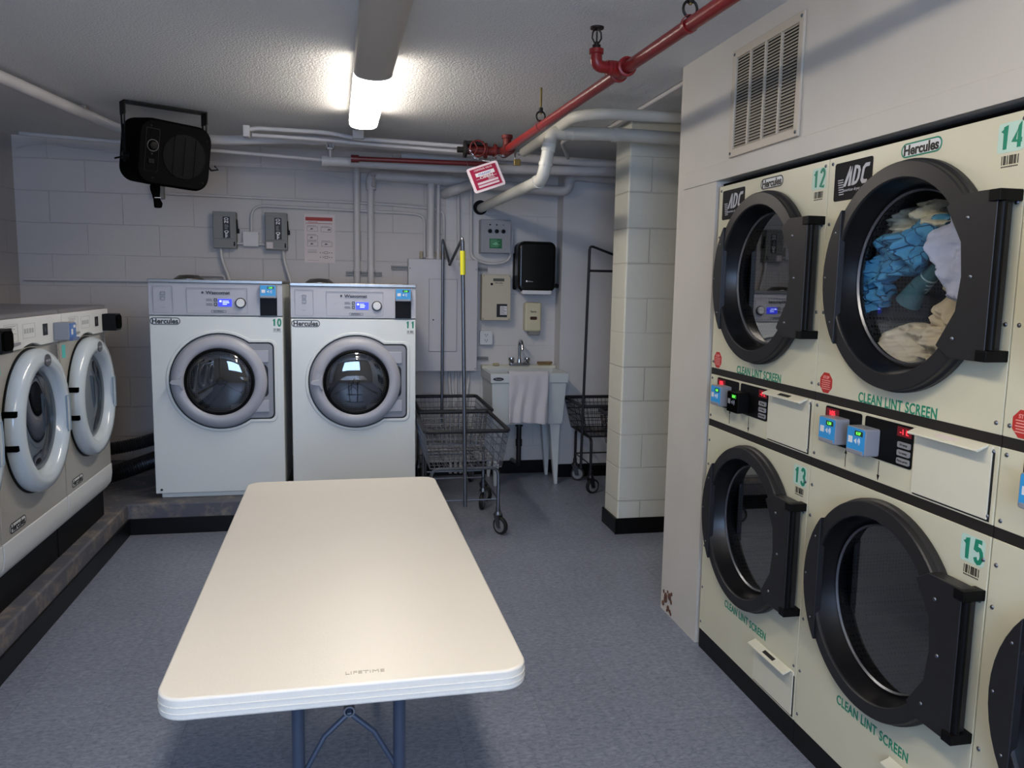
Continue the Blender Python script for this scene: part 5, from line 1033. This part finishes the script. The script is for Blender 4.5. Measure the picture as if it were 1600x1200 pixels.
# red sprinkler line
def rx(y): return 1.018-(y-2.0)*0.0435
ZR = 2.30
pipe('sprinkler_pipe', [(rx(0.4), 0.4, ZR), (rx(4.62), 4.62, ZR-0.005)], 0.0215, 'long glossy red sprinkler pipe running from the front to the back', M_RED, seg=16)
t = empty('fire_sprinkler', (rx(2.87), 2.87, ZR)); tag(t, 'upright sprinkler head on a red elbow beside the long red pipe', 'sprinkler')
b = MB(); b.cyl((0.0015, -0.040, 0), (-0.0015, 0.040, 0), 0.030, seg=20); b.lathe([(0.027, -0.052), (0.035, -0.050), (0.035, -0.038), (0.03, -0.036)], (0, 0, 0), 'y', 20); b.lathe([(0.03, 0.036), (0.035, 0.038), (0.035, 0.050), (0.027, 0.052)], (0, 0, 0), 'y', 20); b.cyl((0, 0, 0), (-0.05, -0.01, 0.0), 0.027, seg=18); b.build('tee', M_RED, t, bevel=0.002)
b = MB(); b.tube(bend([(-0.045, -0.01, 0), (-0.108, -0.02, 0), (-0.108, -0.02, 0.055)], 0.05), 0.021, 16); b.lathe([(0.021, 0.04), (0.026, 0.042), (0.026, 0.058), (0.015, 0.06)], (-0.108, -0.02, 0), 'z', 18); b.cyl((-0.050, -0.01, 0), (-0.066, -0.012, 0), 0.026, seg=18); b.build('elbow', M_RED, t, bevel=0.002)
b = MB(); b.lathe([(0.015, 0.058), (0.015, 0.072), (0.009, 0.074), (0.009, 0.082)], (-0.108, -0.02, 0), 'z', 12)
for s in (-1, 1): b.tube([(-0.108+s*0.007, -0.02, 0.078), (-0.108+s*0.017, -0.02, 0.095), (-0.108+s*0.015, -0.02, 0.115), (-0.108+s*0.003, -0.02, 0.128)], 0.0028, 6)
b.cyl((-0.108, -0.02, 0.08), (-0.108, -0.02, 0.118), 0.003, seg=8); b.lathe([(0.0, 0.128), (0.024, 0.127), (0.025, 0.133), (0.0, 0.134)], (-0.108, -0.02, 0), 'z', 20); b.build('head', mat('dark_bronze', '#2a211c', 0.5, 0.7), t)
for y, lb in ((2.34, 'black ring hanger on the red pipe near the top of the photo'), (3.95, 'black ring hanger on the red pipe near the PVC pipe')):
    t = empty('pipe_hanger', (rx(y), y, ZR)); tag(t, lb, 'bracket', 'ring hangers of the red pipe')
    b = MB(); b.cyl((0, 0, 0.055), (0, 0, H-ZR), 0.005, seg=8); b.build('rod', M_BRASS, t)
    b = MB(); b.lathe([(0.0245, -0.009), (0.0265, -0.009), (0.0265, 0.009), (0.0245, 0.009)], (0, 0, 0), 'y', 24, close=True); b.build('band', M_RED, t)
    b = MB(); b.tube([(0.022*math.cos(a), 0, 0.044+0.024*math.sin(a)) for a in [2*PI*i/16 for i in range(16)]], 0.004, 8, closed=True); b.cyl((0, 0, 0.06), (0, 0, 0.085), 0.010, seg=6); b.build('ring', mat('black_iron', '#17120f', 0.5, 0.5), t)
# valve at the end of the red line
t = empty('sprinkler_valve', (0.83, 4.75, 2.30)); tag(t, 'rusty red valve with black fittings at the end of the red sprinkler pipe', 'valve')
b = MB(); b.cyl((0.08, -0.14, -0.006), (0.075, 0.02, -0.006), 0.033, seg=18); b.cyl((0.078, -0.07, 0.0), (0.078, -0.07, 0.075), 0.024, seg=16); b.cyl((0.078, -0.07, 0.060), (0.078, -0.07, 0.080), 0.033, seg=16); b.cyl((0.075, -0.01, -0.006), (-0.16, 0.0, -0.004), 0.026, seg=16); b.lathe([(0.03, -0.05), (0.045, -0.045), (0.045, -0.03), (0.03, -0.025)], (0, 0, -0.004), 'x', 20); b.lathe([(0.03, 0.01), (0.042, 0.012), (0.042, 0.028), (0.03, 0.03)], (0, 0, -0.004), 'x', 20); b.build('body', M_RUST, t, bevel=0.002)
b = MB(); b.cyl((-0.16, 0, -0.004), (-0.205, 0, -0.004), 0.017, seg=12); b.lathe([(0.02, -0.17), (0.05, -0.165), (0.05, -0.150), (0.02, -0.145)], (0, 0, 0), 'x', 12); b.box(-0.15, -0.05, -0.03, 0.03, 0.022, 0.045); b.build('operator', mat('black_iron2', '#14110f', 0.6, 0.4, bump=0.6, bscale=40), t, bevel=0.002)
b = MB(); b.tube([(-0.09+0.045*math.cos(a), -0.045, 0.0+0.045*math.sin(a)) for a in [2*PI*i/20 for i in range(20)]], 0.005, 8, closed=True); b.cyl((-0.09, -0.045, 0), (-0.09, 0.01, 0), 0.007, seg=8)
for k in range(3): b.cyl((-0.09, -0.045, 0), (-0.09+0.045*math.cos(2.1*k), -0.045, 0.045*math.sin(2.1*k)), 0.004, seg=6)
b.build('handwheel', M_RUST, t)
def chain(pts, label, m):
    b = MB(); P = bend(pts, 0.03); L = 0; k = 0; acc = 0; last = P[0]
    for i in range(1, len(P)):
        seg_ = (P[i]-P[i-1]); n_ = max(1, int(seg_.length/0.012))
        for j in range(n_):
            p = P[i-1]+seg_*(j/n_); d = seg_.normalized(); u = d.orthogonal().normalized(); 
            if k % 2: u = d.cross(u)
            b.tube([p+d*0.009*math.cos(a)+u*0.005*math.sin(a) for a in [2*PI*q/8 for q in range(8)]], 0.0015, 4, closed=True); k += 1
    return tag(b.build('chain', m), label, 'chain')
chain([(0.93, 4.69, 2.36), (0.895, 4.685, 2.31), (0.90, 4.69, 2.26), (0.86, 4.70, 2.27), (0.80, 4.70, 2.225), (0.72, 4.70, 2.245), (0.68, 4.70, 2.30)], 'steel chain looped around the rusty red valve', M_CHROME)
t = empty('padlock', (0.965, 4.66, 2.225)); tag(t, 'brass padlock hanging from the chain at the red valve', 'padlock')
b = MB(); b.box(-0.019, 0.019, -0.01, 0.01, -0.018, 0.018); b.build('body', M_BRASS, t, bevel=0.003)
b = MB(); b.tube(bend([(-0.012, 0, 0.016), (-0.012, 0, 0.058), (0.012, 0, 0.058), (0.012, 0, 0.016)], 0.012), 0.0035, 8); b.build('shackle', M_CHROME, t)
# hanging tag sign
t = empty('valve_sign', (0.773, 4.60, 2.127)); t.rotation_euler = (math.radians(-12), math.radians(-20.0), math.radians(6)); tag(t, 'red and white plastic tag sign hanging tilted from the red valve', 'sign')
b = MB(); b.prism(rrect(-0.096, 0.096, -0.074, 0.074, 0.012), -0.0015, 0.0015); b.build('plate', mat('glossy_white_plastic', '#e2d3d8', 0.12), t, flat=True)
b = MB(); b.m = 0; b.frame([(-0.080, -0.060), (0.080, -0.060), (0.080, 0.062), (-0.080, 0.062)], [(-0.062, -0.050), (0.066, -0.050), (0.066, 0.038), (-0.062, 0.038)], -0.0025, -0.0012); b.box(-0.062, 0.066, -0.0025, -0.0012, 0.0, 0.038)
b.box(-0.062, 0.066, -0.0025, -0.0012, -0.020, -0.003); b.box(-0.062, 0.066, -0.0025, -0.0012, -0.038, -0.033)
b.m = 1; b.box(-0.056, 0.060, -0.0031, -0.0022, 0.012, 0.034); b.text('CONTROL VALVE', 0.0, -0.0025, 0.051, 0.014, 1.0, 0.01); b.text('OPEN', 0.004, -0.0025, 0.0035, 0.021, 1.5, 0.02); lines(b, 0.01, 0.06, -0.0025, -0.018, -0.006, 2)
b.m = 2; b.text('master', 0.0, -0.0032, 0.023, 0.022, 1.3, 0.0, shear=0.2)
b.build('printing', [mat('sign_crimson', '#a12a48', 0.25), M_PALE, mat('blue_pen', '#4d56a8', 0.5)], t, flat=True)
b = MB(); b.tube([(-0.085, 0, 0.062), (-0.055, 0.05, 0.14)], 0.0012, 5); b.tube([(0.075, 0, 0.066), (0.03, 0.05, 0.11)], 0.0012, 5); b.build('wire', M_DCHROME, t)

# ------------------------------------------------------------------ unit heater in its bracket
t = empty('unit_heater', (-1.005, 4.93, 2.215)); t.rotation_euler = (math.radians(0), math.radians(0), math.radians(30)); tag(t, 'black unit heater hanging in a bracket below the ceiling', 'heater')
Mt = Matrix.Rotation(math.radians(8), 4, 'X') @ Matrix.Rotation(math.radians(3.5), 4, 'Y') @ Matrix.Diagonal((1.03, 1, 1.07, 1))
b = MB(); b.prism(rrect(-0.195, 0.195, -0.165, 0.165, 0.075, 7), -0.13, 0.17, Mt); b.build('housing', M_BLACKM, t, bevel=0.018, seg=4)
M_HF = mat('heater_front', '#0d0c0c', 0.7, spec=0.03)
b = MB(); P_ = rrect(-0.185, 0.185, -0.155, 0.155, 0.07, 7)
holed_out = P_
n_ = len(P_); ctr = (0.045, 0.0); rr_ = 0.112
inn = []
for x, z in P_:
    a = math.atan2(z-ctr[1], x-ctr[0]); inn.append((ctr[0]+rr_*math.cos(a), ctr[1]+rr_*math.sin(a)))
b.prism(P_, -0.150, -0.125, Mt); fp = b.build('front_panel', M_HF, t, bevel=0.005)
b = MB()
for i in range(24):
    z = -0.108+i*0.0094; hw_ = math.sqrt(max(0, rr_**2-z*z)); b.box(ctr[0]-hw_, ctr[0]+hw_, -0.158, -0.152, z-0.0016, z+0.0016, Mt)
for s in (-0.5, 0.0, 0.5): b.box(ctr[0]+s*rr_-0.002, ctr[0]+s*rr_+0.002, -0.160, -0.153, -rr_*0.86, rr_*0.86, Mt)
b.build('grille', mat('grille_black', '#0b0a0a', 0.5, spec=0.1), fp, flat=True)
b = MB(); b.lathe([(0.0, -0.1512), (0.112, -0.1512), (0.112, -0.149)], (ctr[0], 0, ctr[1]), 'y', 32, Mt); b.build('fan_cavity', M_HOLE, fp, flat=True)
b = MB(); b.frame(rrect(-0.158, -0.088, -0.10, 0.115, 0.008), rrect(-0.155, -0.091, -0.097, 0.112, 0.006), -0.1525, -0.148, Mt); b.build('control_frame', M_BLACK, fp, flat=True)
b = MB(); b.lathe([(0.0, -0.172), (0.018, -0.170), (0.020, -0.150)], (-0.120, 0, 0.030), 'y', 20, Mt); b.build('knob', M_BLACK, fp)
b = MB(); b.lathe([(0.026, -0.153), (0.030, -0.153), (0.030, -0.149), (0.026, -0.149)], (-0.120, 0, 0.030), 'y', 24, Mt, close=True); b.build('dial_ring', mat('dial_grey', '#3f3c3c', 0.5), fp)
b = MB(); b.box(-0.138, -0.108, -0.156, -0.149, -0.060, -0.036, Mt); b.build('switch', M_BLACK, fp, bevel=0.002)
b = MB(); b.ball(tuple(Mt @ Vector((-0.122, -0.151, -0.012))), 0.003); b.build('indicator', M_DCHROME, fp)
for x, z in ((-0.135, 0.125), (0.16, 0.10), (-0.11, -0.13), (0.155, -0.12)):
    b = MB(); b.lathe([(0, -0.154), (0.005, -0.152), (0.006, -0.149)], (x, 0, z), 'y', 8, Mt); b.build('screw', M_BLACK, fp)
b = MB(); W2 = 0.222; zt = H-2.215
b.box(-W2-0.004, W2+0.004, -0.035, 0.045, zt-0.012, zt-0.004)
for s in (-1, 1):
    for yy in (-0.033, 0.036): b.prism([(yy, zt-0.008), (yy+0.009, zt-0.008), (0.008+(0.004 if yy > 0 else -0.004), -0.06), (-0.001+(0.004 if yy > 0 else -0.004), -0.06)], s*W2-0.004, s*W2+0.004, Matrix(((0, 1, 0, 0), (1, 0, 0, 0), (0, 0, 1, 0), (0, 0, 0, 1))))
    b.box(s*W2-0.004, s*W2+0.004, -0.035, 0.045, zt-0.075, zt-0.006); b.cyl((s*0.19, 0.005, -0.03), (s*(W2+0.012), 0.005, -0.03), 0.022, seg=14)
b.build('bracket', M_BLACK, t)
for s in (-1, 1):
    b = MB(); b.tube([(s*(W2+0.01), 0.005, -0.035), (s*(W2+0.03), 0.0, -0.062), (s*(W2+0.065), -0.015, -0.055), (s*(W2+0.045), -0.01, -0.035)] if s > 0 else [(-W2-0.005, 0.0, -0.035), (-W2-0.055, -0.01, -0.052)], 0.005, 6); b.build('bracket_handle', M_BLACK, t)
b = MB(); b.prism([(-0.075, -0.15), (-0.045, -0.15), (-0.045, -0.20), (-0.05, -0.245), (-0.035, -0.275), (-0.04, -0.30), (-0.075, -0.30), (-0.078, -0.25), (-0.092, -0.205), (-0.095, -0.18)], -0.02, 0.015); b.build('bundled_cable', M_BLACKM, t, bevel=0.006)
b = MB(); b.tube([(-0.081, -0.022, -0.246), (-0.047, -0.022, -0.244)], 0.002, 5); b.build('cable_tie', M_PALE, t)
b = MB(); b.box(-1.50, -1.44, 5.02, 5.08, H-0.03, H); tag(b.build('pipe_clip', mat('clip_metal', '#8f8a80', 0.5, 0.3), bevel=0.004), 'small metal clip on the ceiling left of the black heater', 'bracket')
